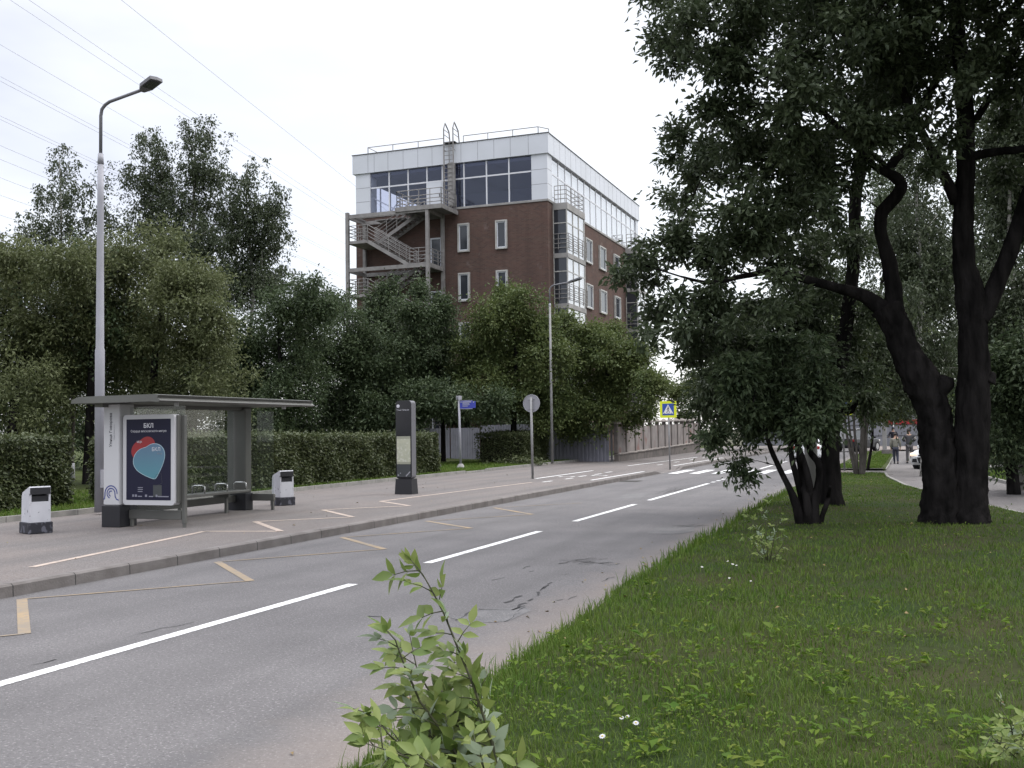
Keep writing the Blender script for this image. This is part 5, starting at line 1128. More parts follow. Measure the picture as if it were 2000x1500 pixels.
# ---- clipped hedges
def hedge(x0, x1, y0, y1, z0, hts, label, seed, n):
    rg_ = np.random.default_rng(seed)
    t_ = thing('hedge', label, 'hedge', ((x0 + x1) / 2, (y0 + y1) / 2, z0), 'clipped hedges behind the pavement')
    P = np.empty((0, 3))
    ymid = [y0 + (y1 - y0) * i / len(hts) for i in range(len(hts) + 1)]
    core = MB()
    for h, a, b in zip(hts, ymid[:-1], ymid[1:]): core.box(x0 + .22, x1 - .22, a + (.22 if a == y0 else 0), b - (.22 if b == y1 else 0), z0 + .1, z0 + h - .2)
    for k in range(int((y1 - y0) * 2)):
        yy = rg_.uniform(y0 + .2, y1 - .2); xx = rg_.uniform(x0 + .2, x1 - .2); core.tube([(xx, yy, z0 - .1), (xx + rg_.uniform(-.1, .1), yy, z0 + .5)], .02, 5)
    obj('twigs', core, 'hedge_core', t_)
    f = rg_.choice(4, n, p=(.48, .22, .15, .15)); u = rg_.random((n, 3)); H = np.array(hts)[np.clip((u[:, 1] * len(hts)).astype(int), 0, len(hts) - 1)]
    Q = np.stack([x0 + (x1 - x0) * u[:, 0], y0 + (y1 - y0) * u[:, 1], z0 + .06 + (H - .06) * u[:, 2]], 1)
    ins = np.abs(rg_.normal(0, .11, n)); bump = .07 * np.sin(Q[:, 1] * 2.3 + Q[:, 2] * 3) + .05 * np.sin(Q[:, 1] * 5.1 - Q[:, 2] * 2)
    Q[f == 0, 0] = x1 - (ins + bump)[f == 0]; Q[f == 1, 2] = (z0 + H - ins * .8 + bump * .6 + (rg_.random(n) < .05) * .12)[f == 1]; Q[f == 2, 1] = y0 + (ins + bump)[f == 2]; Q[f == 3, 1] = y1 - (ins + bump)[f == 3]
    nr = np.array([[1, 0, 0], [0, 0, 1], [0, -1, 0], [0, 1, 0]], float)[f]
    D_ = unit(nr * .5 + rg_.normal(0, .6, (n, 3)) + np.array([0, 0, -.1])); Nn = nr * .5 + rg_.normal(0, .5, (n, 3)) + np.array([0, 0, .7])
    l = rg_.uniform(.07, .13, n); V, Fc = leaf_mesh(Q, D_, Nn, l, l * .62, .2, .1); arr_obj('foliage', V, Fc, 'hedge_leaf', t_)
hedge(-23.0, -19.35, 15.0, 20.4, .2, (1.68, 1.72), 'clipped leafy hedge at the left edge beside the near litter bin', 1, 26000)
hedge(-20.2, -18.3, 21.9, 39.5, .2, (1.68, 1.7, 1.64, 1.6, 1.62), 'long clipped hedge running behind the shelter and the information column', 2, 60000)
hedge(-21.6, -18.75, 51.3, 55.0, .15, (1.62, 1.7), 'short clipped hedge block between the metal fence and the round sign', 3, 16000)
# prostrate cut branches beside the short hedge
t_ = Tree('branch_pile', 'small heap of cut leafy branches lying by the short hedge', 'branches', tuple(G(1018, 908, .2)), 99)
c0 = G(1018, 908, .2); t_.nodes = [c0]; t_.rad = [.02]; cc = c0 + t_.rng.normal(0, 1, (60, 3)) * np.array([.7, .5, .12]) + np.array([0, 0, .15]); t_.targets(cc[:20], .3, .006); t_.trunk('bark_grey', 'twigs'); t_.crown(cc, 16, .16, .14, .07, 'hedge_leaf', .5, name='leaves')

# ================================================================ GRASS, WEEDS, SHOOTS
rg = np.random.default_rng(4)
def blades(P, h, wd, lean, m, name, label, cat):
    n = len(P); a = rg.uniform(0, 2 * np.pi, n); d = np.stack([np.cos(a), np.sin(a), np.zeros(n)], 1); s_ = np.stack([-np.sin(a), np.cos(a), np.zeros(n)], 1)
    up = np.array([0, 0, 1.]); h = h[:, None]; w_ = wd[:, None]; l = lean[:, None]
    b0 = P - s_ * w_ * .5; b1_ = P + s_ * w_ * .5
    mid = P + up * h * .55 + d * h * l * .3; m0 = mid - s_ * w_ * .4; m1 = mid + s_ * w_ * .4
    tip = P + up * h * (1 - .25 * l) + d * h * l
    V = np.stack([b0, b1_, m1, m0, tip], 1).reshape(-1, 3); i = np.arange(n)[:, None] * 5
    Fc = np.concatenate([i + np.array([[0, 1, 2]]), i + np.array([[0, 2, 3]]), i + np.array([[3, 2, 4]])], 1).reshape(-1, 3)
    return tag(arr_obj(name, V, Fc, m), label, cat, kind='stuff')
def verge_pts(n, y0, y1, pw):
    """points on the verge, thinner with distance from the viewer; keep a margin around the view"""
    u = rg.random(n); y = (y0 ** (1 - pw) + u * (y1 ** (1 - pw) - y0 ** (1 - pw))) ** (1 / (1 - pw))
    a, b = edgeR(y), pathL(y)
    xl = np.maximum(a, -.95 * y - 2); xh = np.minimum(b, .16 * y + 3.0)
    x = xl + rg.random(n) * (xh - xl); k = xh > xl
    return x[k], y[k]
x, y = verge_pts(230000, 2.2, 44, 1.75)
pat = .5 + .5 * np.sin(x * 2.1 + np.sin(y * 1.3) * 2) * np.sin(y * 1.7 + x)
bare = (np.sin(x * 1.7 + 1) + np.sin(y * .9 + x * .6) > 1.45) & (rg.random(len(x)) < .4); x, y, pat = x[~bare], y[~bare], pat[~bare]
P = np.stack([x, y, vergeZ(x, y) - .01], 1); d = y
h = rg.uniform(.032, .078, len(x)) * (.8 + .7 * pat) * np.where(y > 17, .7, 1); eg = x - edgeR(y) < .45; h[eg] *= rg.uniform(.9, 1.5, eg.sum())
blades(P, h, np.clip(.0055 * (d / 6) ** .7, .005, .022), rg.uniform(.15, .9, len(x)), 'blade', 'grass', 'short green grass covering the verge beside the road', 'grass')
# taller seeding stalks along the road edge
n = 1100; y = rg.uniform(3, 30, n); x = edgeR(y) + np.abs(rg.normal(0, .22, n)); P = np.stack([x, y, vergeZ(x, y) - .01], 1)
blades(P, rg.uniform(.10, .24, n), np.full(n, .007) * np.clip(y / 8, 1, 2.2), rg.uniform(.1, .6, n), 'blade', 'tall_grass', 'taller grass stalks along the edge of the verge', 'grass')
# lawn grass behind the far kerb and beside the path
n = 42000; y = rg.uniform(14, 56, n); x = XB - .12 - rg.random(n) ** 1.6 * 6.5; P = np.stack([x, y, np.full(n, .2)], 1)
blades(P, rg.uniform(.06, .16, n), np.full(n, .02), rg.uniform(.1, .8, n), 'blade', 'lawn_grass', 'grass on the lawn strip behind the far pavement', 'grass')
n = 16000; y = rg.uniform(26, 46, n); x = pathR(y) + .05 + rg.random(n) * 5; P = np.stack([x, y, pathZ(y) + .03 + .12 * np.minimum(1, (x - pathR(y)) / .6) - .01], 1)
blades(P, rg.uniform(.06, .16, n), np.full(n, .02), rg.uniform(.1, .8, n), 'blade', 'side_grass', 'shaded grass beyond the footpath right of the oak', 'grass')
n = 9000; y = rg.uniform(48, 84, n); x = -3.4 + rg.random(n) * 2.1; P = np.stack([x, y, pathZ(y) + .09], 1)
blades(P, rg.uniform(.05, .1, n), np.full(n, .035), rg.uniform(.1, .8, n), 'blade', 'island_grass', 'bright grass on the small island beyond the crossing', 'grass')
# broad leaved weeds in patches
wc = []
for px, py, r_, k in ((1330, 1320, .9, 34), (1500, 1350, 1.0, 44), (1230, 1340, .6, 22), (1620, 1350, .9, 36), (1420, 1170, 1.1, 26), (1560, 1170, 1.1, 22), (1860, 1280, 1.0, 34), (1700, 1290, 1.1, 34), (1100, 1330, .5, 24), (1020, 1400, .35, 26), (1500, 1450, .8, 46), (1300, 1440, .7, 36), (1900, 1200, 1.2, 26), (1180, 1470, .5, 30), (1740, 1440, .8, 26), (1950, 1450, .6, 36), (1130, 1290, .5, 16), (1850, 1420, .6, 20), (1640, 1240, 1.2, 26), (1330, 1250, .8, 20)):
    c0 = G(px, py, .17)
    for q in range(int(k * .75)): wc.append(c0[:2] + rg.normal(0, r_ * .55, 2))
for q in range(170):
    yy = rg.uniform(3, 22); wc.append((rg.uniform(float(edgeR(yy)) + .1, min(float(pathL(yy)), .16 * yy + 3)), yy))
wc = np.array(wc); LV, LF, k0 = [], [], 0
for cx_, cy_ in wc:
    ws = rg.choice((.45, .7, 1., 1.25), p=(.35, .3, .25, .1)); k = int(rg.integers(4, 9) / ws ** .7); a = rg.uniform(0, 6.28, k); up = rg.uniform(.25, 1.1, k)
    P = np.tile(np.array([cx_, cy_, float(vergeZ(cx_, cy_)) + .0]), (k, 1)) + np.stack([np.cos(a) * .02, np.sin(a) * .02, np.zeros(k)], 1)
    st = rg.uniform(.02, .09, k)[:, None]; P = P + np.stack([np.cos(a) * .03, np.sin(a) * .03, np.ones(k)], 1) * st
    D_ = np.stack([np.cos(a), np.sin(a), up * .7], 1); Nn = np.stack([-np.cos(a) * up, -np.sin(a) * up, np.ones(k)], 1) + rg.normal(0, .25, (k, 3))
    l = rg.uniform(.03, .085, k) * ws; P[:, :2] += rg.normal(0, .035, (k, 2)) * (1.3 - ws) * 1.5; V, Fc = leaf_mesh(P, D_, Nn, l, l * rg.uniform(.35, .65, k), .2, .2); LV.append(V); LF.append(Fc + k0); k0 += len(V)
tag(arr_obj('weeds', np.concatenate(LV), np.concatenate(LF), 'weed'), 'broad leaved weeds scattered through the verge grass', 'weeds', kind='stuff')
# fallen leaves
M['dead_leaf'] = mat('fallen_leaf', (.18, .12, .06), .8, island=ramp((.10, .065, .03), (.20, .14, .06), (.26, .2, .1), (.14, .15, .05)))
n = 150; y = rg.uniform(5, 40, n); a_, b_ = edgeR(y), pathL(y); x = a_ + rg.random(n) * (np.minimum(b_, .16 * y + 3) - a_); P = np.stack([x, y, vergeZ(x, y) + rg.uniform(.01, .06, n)], 1)
V1, F1 = leaf_mesh(P, rg.normal(0, 1, (n, 3)) * np.array([1, 1, .2]), rg.normal(0, .35, (n, 3)) + np.array([0, 0, 1]), rg.uniform(.03, .06, n), rg.uniform(.02, .04, n), .25, .2)
n = 150; y = rg.uniform(5, 42, n); x = np.where(rg.random(n) < .5, edgeR(y) - rg.random(n) * .8, XB + rg.random(n) * 6.8); P = np.stack([x, y, np.where(x < -10, .158, .008)], 1)
V2, F2 = leaf_mesh(P, rg.normal(0, 1, (n, 3)) * np.array([1, 1, .1]), rg.normal(0, .2, (n, 3)) + np.array([0, 0, 1]), rg.uniform(.03, .07, n), rg.uniform(.02, .04, n), .25, .1)
tag(arr_obj('fallen_leaves', np.concatenate([V1, V2]), np.concatenate([F1, F2 + len(V1)]), 'dead_leaf'), 'dry fallen leaves scattered on the verge and the pavement', 'leaves', kind='stuff')
# daisies
M['petal'] = mat('white_petal', (.5, .5, .52), .7); M['flower_eye'] = mat('flower_eye', (.5, .36, .04), .7)
dz = None
DL = ['white daisy left of a close neighbour in the near grass', 'white daisy right of a close neighbour in the near grass', 'white daisy nearest to the viewer of all', 'small white daisy between the near ones, closest to the frame bottom centre',
      'white daisy nearest to the road edge below the leafy sapling', 'white daisy topmost of the far flower group', 'left one of two white daisies side by side in the far group', 'right one of two white daisies side by side in the far group', 'white daisy lowest of the far group on the left', 'white daisy rightmost of the far group']
for i, (px, py) in enumerate(((1214, 1391), (1225, 1389), (1176, 1428), (1242, 1405), (1371, 1099), (1421, 1086), (1431, 1092), (1438, 1092), (1424, 1115), (1466, 1118))):
    p = G(px, py, .27); q = (p[0], p[1], float(vergeZ(p[0], p[1])))
    if dz is None:
        dz = thing('daisy', DL[i], 'flower', q, 'white daisies in the verge grass')
        mb = MB(); mb.tube([(0, 0, 0), (.01, 0, .06), (0, .01, .10)], .003, 5); obj('stalk', mb, 'stem', dz, local=True)
        mb = MB()
        for k in range(11):
            a = k * 2 * math.pi / 11; c_, s_ = math.cos(a), math.sin(a); mb.quad((c_ * .004, s_ * .004, .101), (c_ * .016 - s_ * .006, s_ * .016 + c_ * .006, .104), (c_ * .026, s_ * .026, .100), (c_ * .016 + s_ * .006, s_ * .016 - c_ * .006, .104))
        fl = obj('petals', mb, 'petal', dz, local=True); fl.rotation_euler = (.5, 0, 0); fl.location = (0, .05, .012)
        mb = MB(); mb.tube([(0, 0, .1), (0, 0, .107), (0, 0, .11)], [.007, .006, .002], 8); ee = obj('eye', mb, 'flower_eye', fl, local=True); o = dz
    else: o = copy_tree(dz); o.location = q; o['label'] = DL[i]
    o.rotation_euler = (0, 0, rnd.uniform(-.6, .6)); s_ = rnd.uniform(.5, .75); o.scale = (s_, s_, s_)

# ---- leafy shoots close to the viewer
def leaflets(P, D_, Nn, L_, W_, fold, curl):
    """finer leaflets: 5 rows along the midrib, pointed, folded and curled"""
    n = len(P); D_ = unit(D_); S = unit(np.cross(D_, Nn)); U = np.cross(S, D_); rows = [(0, .05), (.2, .72), (.45, 1.), (.72, .62), (1., .0)]
    V = []
    for t, w_ in rows:
        c = P + D_ * (L_ * t)[:, None] - U * (L_ * t * t * curl)[:, None]
        hw = (W_ * w_ / 2)[:, None]; lift = U * (W_ * w_ * fold)[:, None]
        V += [c + S * hw + lift, c, c - S * hw + lift]
    V = np.stack(V, 1).reshape(-1, 3); i = np.arange(n)[:, None] * 15; q = []
    for r_ in range(4):
        b = r_ * 3; q += [[b + 3, b + 4, b + 1, b], [b + 4, b + 5, b + 2, b + 1]]
    return V, np.concatenate([i + np.array([k]) for k in q], 1).reshape(-1, 4)
def shoots(name, label, base, stems, m, seed, L0, spacing, nl=5, r0=.006, cat='plant', thick=1., dens=1.):
    r_ = np.random.default_rng(seed); t_ = thing(name, label, cat, base); w_ = MB(); PP, DD, NN, LL = [], [], [], []
    cam_dir = unit(CAMP - np.array(base)); wind = unit(-np.array(_r) + np.array([0, 0, .35])) if name == 'leafy_shoots' else np.zeros(3)
    for S_ in stems:
        S_ = [np.array(p, float) for p in S_]; seg = [np.linalg.norm(b - a) for a, b in zip(S_[:-1], S_[1:])]; tot = sum(seg)
        w_.tube(S_, [r0 * thick * (1 - .75 * i / (len(S_) - 1)) for i in range(len(S_))], 7)
        s_ = tot * .15; side = 1
        while s_ < tot - .01:
            acc = 0
            for (a, b), L_ in zip(zip(S_[:-1], S_[1:]), seg):
                if acc + L_ >= s_: break
                acc += L_
            p = a + (b - a) * ((s_ - acc) / L_); ax = unit(b - a); f = s_ / tot
            lt = unit(np.cross(ax, cam_dir)) * side; rach = unit(lt * r_.uniform(.4, .9) + ax * r_.uniform(.2, .8) + r_.normal(0, .4, 3) + np.array([0, 0, .1]) + wind * .55); rl = L0 * r_.uniform(.7, 1.35) * (1.05 - .35 * f)
            e = p + rach * rl + np.array([0, 0, -.12 * rl]); w_.tube([p, p + rach * rl * .5, e], [.0022 * thick, .0018 * thick, .0012 * thick], 5)
            up = unit(np.cross(np.cross(rach, np.array([0, 0, 1.])), rach) + r_.normal(0, .35, 3) + cam_dir * .25); sd = unit(np.cross(rach, up)); sc_ = (1.05 - .3 * f) * r_.uniform(.8, 1.15)
            PP.append(e); DD.append(rach + np.array([0, 0, -.2]) + wind * .3); NN.append(up); LL.append(L0 * sc_)
            for k in range((nl - 1) // 2):
                q = p + (e - p) * (.45 + .45 * k / max(1, (nl - 1) // 2 - 1) if nl > 3 else .6)
                for sg in (-1, 1): PP.append(q); DD.append(sd * sg + rach * .45 + np.array([0, 0, -.1]) + r_.normal(0, .15, 3) + wind * .35); NN.append(up + r_.normal(0, .2, 3)); LL.append(L0 * sc_ * r_.uniform(.75, .98))
            side = -side; s_ += spacing * r_.uniform(.7, 1.2) * (1 - .35 * f)
        e = S_[-1]; ax = unit(S_[-1] - S_[-2])
        for k in range(4): PP.append(e); DD.append(ax + r_.normal(0, .5, 3)); NN.append(cam_dir + r_.normal(0, .5, 3)); LL.append(L0 * r_.uniform(.35, .55))
    LL = np.array(LL); V, Fc = leaflets(np.array(PP), np.array(DD), np.array(NN), LL, LL * r_.uniform(.42, .52, len(LL)), .12, r_.uniform(-.05, .3, len(LL)))
    obj('stems', w_, 'stem', t_, smooth=True); arr_obj('leaves', V, Fc, m, t_, True); return t_
DS = 3.35
def nearp(px, py, d=0.):
    r_ = ray(px, py) / F; return CAMP + r_ * ((DS + d) / 1.0)
def st(pts, d0, d1):
    n = len(pts); return [nearp(px, py, d0 + (d1 - d0) * i / (n - 1)) for i, (px, py) in enumerate(pts)]
bz = nearp(985, 1720); bz[2] = float(vergeZ(bz[0], bz[1]))
SH = [st([(1000, 1700), (985, 1560), (958, 1440), (925, 1340), (896, 1270), (868, 1200), (846, 1158), (826, 1122), (803, 1094)], 0, .05),
      st([(985, 1700), (930, 1560), (880, 1450), (820, 1370), (790, 1300), (772, 1250), (755, 1232)], 0, -.12),
      st([(990, 1700), (955, 1540), (905, 1430), (850, 1370), (815, 1310), (800, 1240)], .05, .15),
      st([(1000, 1700), (980, 1560), (955, 1450), (935, 1380), (920, 1320), (905, 1280)], .05, .12),
      st([(980, 1700), (900, 1560), (810, 1480), (755, 1430), (722, 1395)], -.05, -.25), st([(990, 1700), (920, 1580), (850, 1500), (770, 1470), (715, 1452)], -.1, -.35),
      st([(1005, 1700), (960, 1600), (900, 1500), (850, 1440), (810, 1400)], .0, .1), st([(995, 1700), (970, 1600), (945, 1500), (920, 1440)], -.1, -.15), st([(1000, 1700), (960, 1620), (900, 1560), (840, 1520), (790, 1500)], -.1, -.3), st([(995, 1700), (940, 1560), (880, 1480), (830, 1430), (790, 1360)], .0, -.05), st([(992, 1700), (970, 1580), (935, 1480), (895, 1400), (870, 1350)], -.05, .05), st([(996, 1700), (980, 1600), (960, 1500), (940, 1420)], .1, .2)]
shoots('leafy_shoots', 'bright green leafy shoots leaning left over the road edge in the foreground', tuple(bz), SH, 'shoot', 8, .096, .055)
# the smaller sapling at the verge edge further on
sp_ = G(1500, 1095, .15); sd_ = sp_[1]
SP = [[aty(x, y, sd_ + d_) for x, y in P_] for P_, d_ in (([(1500, 1100), (1497, 1050), (1495, 1000), (1500, 968)], 0), ([(1498, 1100), (1485, 1050), (1470, 1015), (1455, 1000)], .1), ([(1503, 1100), (1512, 1050), (1522, 1015), (1528, 1005)], -.1), ([(1505, 1100), (1525, 1070), (1538, 1045)], .1), ([(1495, 1100), (1470, 1060), (1452, 1045)], -.1), ([(1500, 1100), (1490, 1060), (1480, 1030)], .15))]
shoots('sapling', 'small yellow green sapling at the verge edge left of the bare stemmed bush', tuple(G(1500, 1098, .15)), SP, 'shoot', 9, .075, .10, 5, .006)
wp = G(1890, 1012, .17)
shoots('weed_sprig', 'thin weed sprig growing at the right foot of the oak', tuple(G(1960, 1022, .17)), [[G(1960, 1022, .17), aty(1962, 1000, G(1960, 1022, .17)[1]), aty(1975, 985, G(1960, 1022, .17)[1])], [G(1960, 1022, .17), aty(1950, 1004, G(1960, 1022, .17)[1])]], 'weed', 10, .05, .09, 3, .004)
cp_ = G(1985, 1480, .17)
shoots('yellowing_plant', 'yellowing plant at the lower right edge of the verge', tuple(cp_), [[cp_, nearp(1975, 1420, 1.2), nearp(1950, 1370, 1.25)], [cp_, nearp(2000, 1430, 1.2), nearp(2010, 1385, 1.2)], [cp_, nearp(1950, 1450, 1.2), nearp(1920, 1425, 1.2)]], 'shoot', 12, .06, .07, 5, .004)

# ================================================================ PEOPLE AND VEHICLES
def skin_obj(name, V, E_, Rr, m, parent, sub=2):
    me = bpy.data.meshes.new(name + '_cage'); me.from_pydata([tuple(v) for v in V], E_, [])
    o = bpy.data.objects.new(name + '_cage', me); COL.objects.link(o)
    o.modifiers.new('skin', 'SKIN')
    for i, sv in enumerate(me.skin_vertices[0].data):
        r_ = Rr[i]; sv.radius = (r_, r_) if isinstance(r_, (int, float)) else r_; sv.use_root = i == 0
    s_ = o.modifiers.new('sub', 'SUBSURF'); s_.levels = sub; s_.render_levels = sub
    dg = bpy.context.evaluated_depsgraph_get(); dg.update()
    m2 = bpy.data.meshes.new_from_object(o.evaluated_get(dg)); bpy.data.objects.remove(o); m2.name = name
    m2.materials.clear(); m2.materials.append(M[m]); m2.shade_smooth()
    return link(name, m2, parent)
M['skin'] = mat('skin', (.42, .26, .19), .6); M['hair'] = mat('dark_hair', (.022, .016, .013), .6)
M['jk_black'] = mat('black_jacket', (.018, .018, .028), .8); M['jk_beige'] = mat('beige_jacket', (.17, .165, .14), .85); M['jk_grey'] = mat('charcoal_jacket', (.05, .05, .055), .85)
M['tr_navy'] = mat('navy_trousers', (.03, .033, .05), .85); M['tr_grey'] = mat('grey_trousers', (.085, .08, .085), .85); M['tr_black'] = mat('black_trousers', (.015, .015, .02), .85); M['shoe'] = mat('dark_shoe', (.02, .02, .022), .6); M['stripe_pale'] = mat('pale_stripe', (.38, .36, .33), .8)
def person(label, loc, rot, h, top, leg, pose, stance, cap=False, arms=None):
    """figure facing +Y in its own frame"""
    t = thing('person', label, 'person', loc, 'people on the footpath', rot); k = h / 1.75
    HIP, CH, NK, HD = (0, 0, .93), (0, .01, 1.27), (0, .0, 1.49), (0, .03, 1.62)
    lk, la, rk, ra = stance
    sh = .19; A = arms
    V = [HIP, (0, 0, 1.08), CH, (0, 0, 1.42), NK, HD, (0, .03, 1.71), (-sh, 0, 1.41), A[0], A[1], A[2], (sh, 0, 1.41), A[3], A[4], A[5], (-.09, 0, .88), lk, la, (la[0], la[1] + .14, .03), (.09, 0, .88), rk, ra, (ra[0], ra[1] + .14, .03)]
    E_ = [(0, 1), (1, 2), (2, 3), (3, 4), (4, 5), (5, 6), (3, 7), (7, 8), (8, 9), (9, 10), (3, 11), (11, 12), (12, 13), (13, 14), (0, 15), (15, 16), (16, 17), (17, 18), (0, 19), (19, 20), (20, 21), (21, 22)]
    Rr = [(.14, .1), (.12, .09), (.14, .1), (.11, .08), .05, (.078, .092), (.06, .075), .055, .042, .033, .028, .055, .042, .033, .028, .075, .05, .035, .03, .075, .05, .035, .03]
    sc_ = lambda q: tuple(c * k for c in q); rs = lambda r_: tuple(c * k for c in r_) if isinstance(r_, tuple) else r_ * k
    V = [sc_(v) for v in V]; Rr = [rs(r_) for r_ in Rr]
    skin_obj('body', V, E_, Rr, 'skin', t)
    # hands: palm with five fingers
    hm = MB()
    for a_, b_ in ((9, 10), (13, 14)):
        d_ = (Vector(V[b_]) - Vector(V[a_])).normalized(); p = Vector(V[b_]); s_ = d_.cross(Vector((0, 1, .2))).normalized()
        for q in range(4): b0 = p + s_ * (q - 1.5) * .018 * k; hm.tube([b0, b0 + d_ * .05 * k, b0 + d_ * .08 * k + Vector((0, .02, -.01)) * k], [.009 * k, .008 * k, .006 * k], 6)
        hm.tube([p - s_ * .03 * k, p - s_ * .05 * k + d_ * .03 * k + Vector((0, .02, 0)) * k], [.01 * k, .007 * k], 6)
    obj('fingers', hm, 'skin', t, local=True)
    g_ = 1.22
    J = [0, 1, 2, 3, 7, 8, 9, 11, 12, 13]; ix = {j: i for i, j in enumerate(J)}
    Rj = [rs(r_) for r_ in ((.175, .13), (.17, .13), (.185, .135), (.13, .1), .085, .068, .055, .085, .068, .055)]
    Vj = [tuple(V[j]) for j in J]; Vj[ix[0]] = sc_((0, 0, .90))
    for a_, b_ in ((8, 9), (12, 13)): Vj[ix[b_]] = tuple(Vector(V[a_]).lerp(Vector(V[b_]), .93))
    jk = skin_obj('jacket', Vj, [(ix[a], ix[b]) for a, b in E_ if a in ix and b in ix], Rj, top, t)
    J = [0, 15, 16, 17, 19, 20, 21]; ix = {j: i for i, j in enumerate(J)}
    Vt = [tuple(V[j]) for j in J]
    skin_obj('trousers', Vt, [(ix[a], ix[b]) for a, b in E_ if a in ix and b in ix], [rs(r_) for r_ in ((.165, .12), .105, .078, .06, .105, .078, .06)], leg, t)
    for a_ in (la, ra):
        p = sc_(a_); mb = MB(); mb.tube([(p[0], p[1] - .07 * k, .045), (p[0], p[1], .05), (p[0], p[1] + .1 * k, .04), (p[0], p[1] + .18 * k, .028)], [.04, .05, .045, .028], 10); obj('shoe', mb, 'shoe', t, local=True, smooth=True)
    hd = sc_(HD); mb = MB()

    vs, fs = [], []; n, mm = 14, 7
    for j in range(mm + 1):
        ph = j / mm * 2.0
        for i in range(n):
            an = 2 * math.pi * i / n; fr_ = math.sin(an) > .1 and j > 3
            rr_ = math.sin(min(ph, 1.57)) - max(0, ph - 1.6) * .25; zz = math.cos(ph)
            q = .92 if fr_ else 1.
            vs.append((hd[0] + (.102 * k) * rr_ * math.cos(an) * q, hd[1] - .002 + .116 * k * rr_ * math.sin(an) * (q - (.12 if fr_ else 0)), hd[2] + .05 + .128 * k * zz * (1 if not fr_ else .6)))
    for j in range(mm):
        for i in range(n): fs.append((j * n + i, j * n + (i + 1) % n, (j + 1) * n + (i + 1) % n, (j + 1) * n + i))
    mb = MB(); mb.add(vs, fs); 
    if cap == 'bun': mb.tube([(hd[0], hd[1] - .09 * k, hd[2] + .06), (hd[0], hd[1] - .14 * k, hd[2] + .08), (hd[0], hd[1] - .17 * k, hd[2] + .07)], [.03, .045, .02], 8)
    obj('cap' if cap is True else 'hair', mb, 'jk_black' if cap is True else 'hair', t, local=True, smooth=True)
    if cap is True:
        mb = MB(); mb.prism([(-.07 * k, hd[1] + .08 * k, hd[2] + .05), (.07 * k, hd[1] + .08 * k, hd[2] + .05), (.05 * k, hd[1] + .17 * k, hd[2] + .035), (-.05 * k, hd[1] + .17 * k, hd[2] + .035)], (0, 0, .012)); obj('cap_peak', mb, 'jk_black', t, local=True)
    fm = MB()   # face: nose, brows, mouth
    fy_ = hd[1] + .088 * k
    fm.prism([(-.012, fy_, hd[2] - .02), (.012, fy_, hd[2] - .02), (0, fy_ + .022, hd[2] - .022), ], (0, -.004, .05)); obj('nose', fm, 'skin', t, local=True)
    fm = MB(); fm.box(-.045, -.018, fy_ - .004, fy_ + .004, hd[2] + .012, hd[2] + .022); fm.box(.018, .045, fy_ - .004, fy_ + .004, hd[2] + .012, hd[2] + .022); fm.box(-.022, .022, fy_ - .006, fy_ + .003, hd[2] - .055, hd[2] - .048); obj('eyes_and_mouth', fm, 'hair', t, local=True)
    return t, jk
zP = float(pathZ(62))
WALK = ((-.09, .06, .50), (-.08, .12, .09), (.09, .02, .49), (.10, -.10, .10))
STAND = ((-.10, .02, .49), (-.12, 0, .09), (.10, .02, .49), (.12, 0, .09))
HANG = ((-.26, -.02, 1.15), (-.25, .06, .92), (-.24, .1, .83), (.26, -.02, 1.15), (.25, .06, .92), (.24, .1, .83))
FOLD = ((-.30, .02, 1.17), (-.16, .2, 1.14), (.0, .24, 1.16), (.30, .02, 1.17), (.16, .22, 1.12), (.0, .22, 1.11))
GRIP = ((-.30, .06, 1.16), (-.29, .26, 1.06), (-.27, .36, 1.05), (.30, .06, 1.16), (.29, .26, 1.06), (.27, .36, 1.05))
p = G(1750, 906, zP); person('person in a beige jacket and dark trousers walking away along the footpath', (p[0], p[1], zP), 0, 1.63, 'jk_beige', 'tr_navy', None, WALK, 'bun', HANG)
p = G(1777, 905, zP); mt, mj = person('person in a dark striped jacket and grey trousers standing close to the oak stem', (p[0], p[1], zP), .25, 1.84, 'jk_grey', 'tr_grey', None, STAND, False, FOLD)
mb = MB(); mb.T = None
for a_, b_ in (((-.20, .0, 1.42), (-.31, .02, 1.2)), ((.20, 0, 1.42), (.31, .02, 1.2))):
    a_, b_ = Vector(a_) * 1.05, Vector(b_) * 1.05; mb.tube([a_.lerp(b_, .45), a_.lerp(b_, .62)], .088, 10); mb.tube([a_.lerp(b_, .75), a_.lerp(b_, .85)], .086, 10)
obj('sleeve_stripe', mb, 'stripe_pale', mj, local=True, smooth=True)
p = G(1745, 889, zP); rp = (p[0], p[1] + 2, zP + .155)
person('person in black with a cap riding an electric scooter towards the viewer', rp, math.pi, 1.76, 'jk_black', 'tr_black', None, STAND, True, GRIP)
M['orange'] = mat('orange_tube', (.45, .09, .03), .5); M['rubber'] = mat('rubber', (.015, .015, .016), .85)
t = thing('electric_scooter', 'black electric scooter with an orange red stem under the rider in black', 'scooter', (rp[0], rp[1], zP), None, math.pi)
mb = MB(); mb.bbox(-.085, .085, -.42, .36, .105, .153, .01); obj('deck', mb, 'black', t, local=True)
mb = MB(); mb.tube([(0, .44, .14), (0, .40, .55), (0, .385, 1.02)], .032, 10); obj('stem', mb, 'orange', t, local=True, smooth=True)
mb = MB(); mb.tube([(-.30, .36, 1.07), (0, .385, 1.05), (.30, .36, 1.07)], .018, 8); mb.box(-.05, .05, .36, .41, 1.05, 1.10); obj('handlebar', mb, 'galv', t, local=True, smooth=True)
mb = MB(); mb.tube([(0, .36, .13), (0, .43, .2), (0, .44, .3)], [.03, .04, .035], 8); obj('neck', mb, 'black', t, local=True)
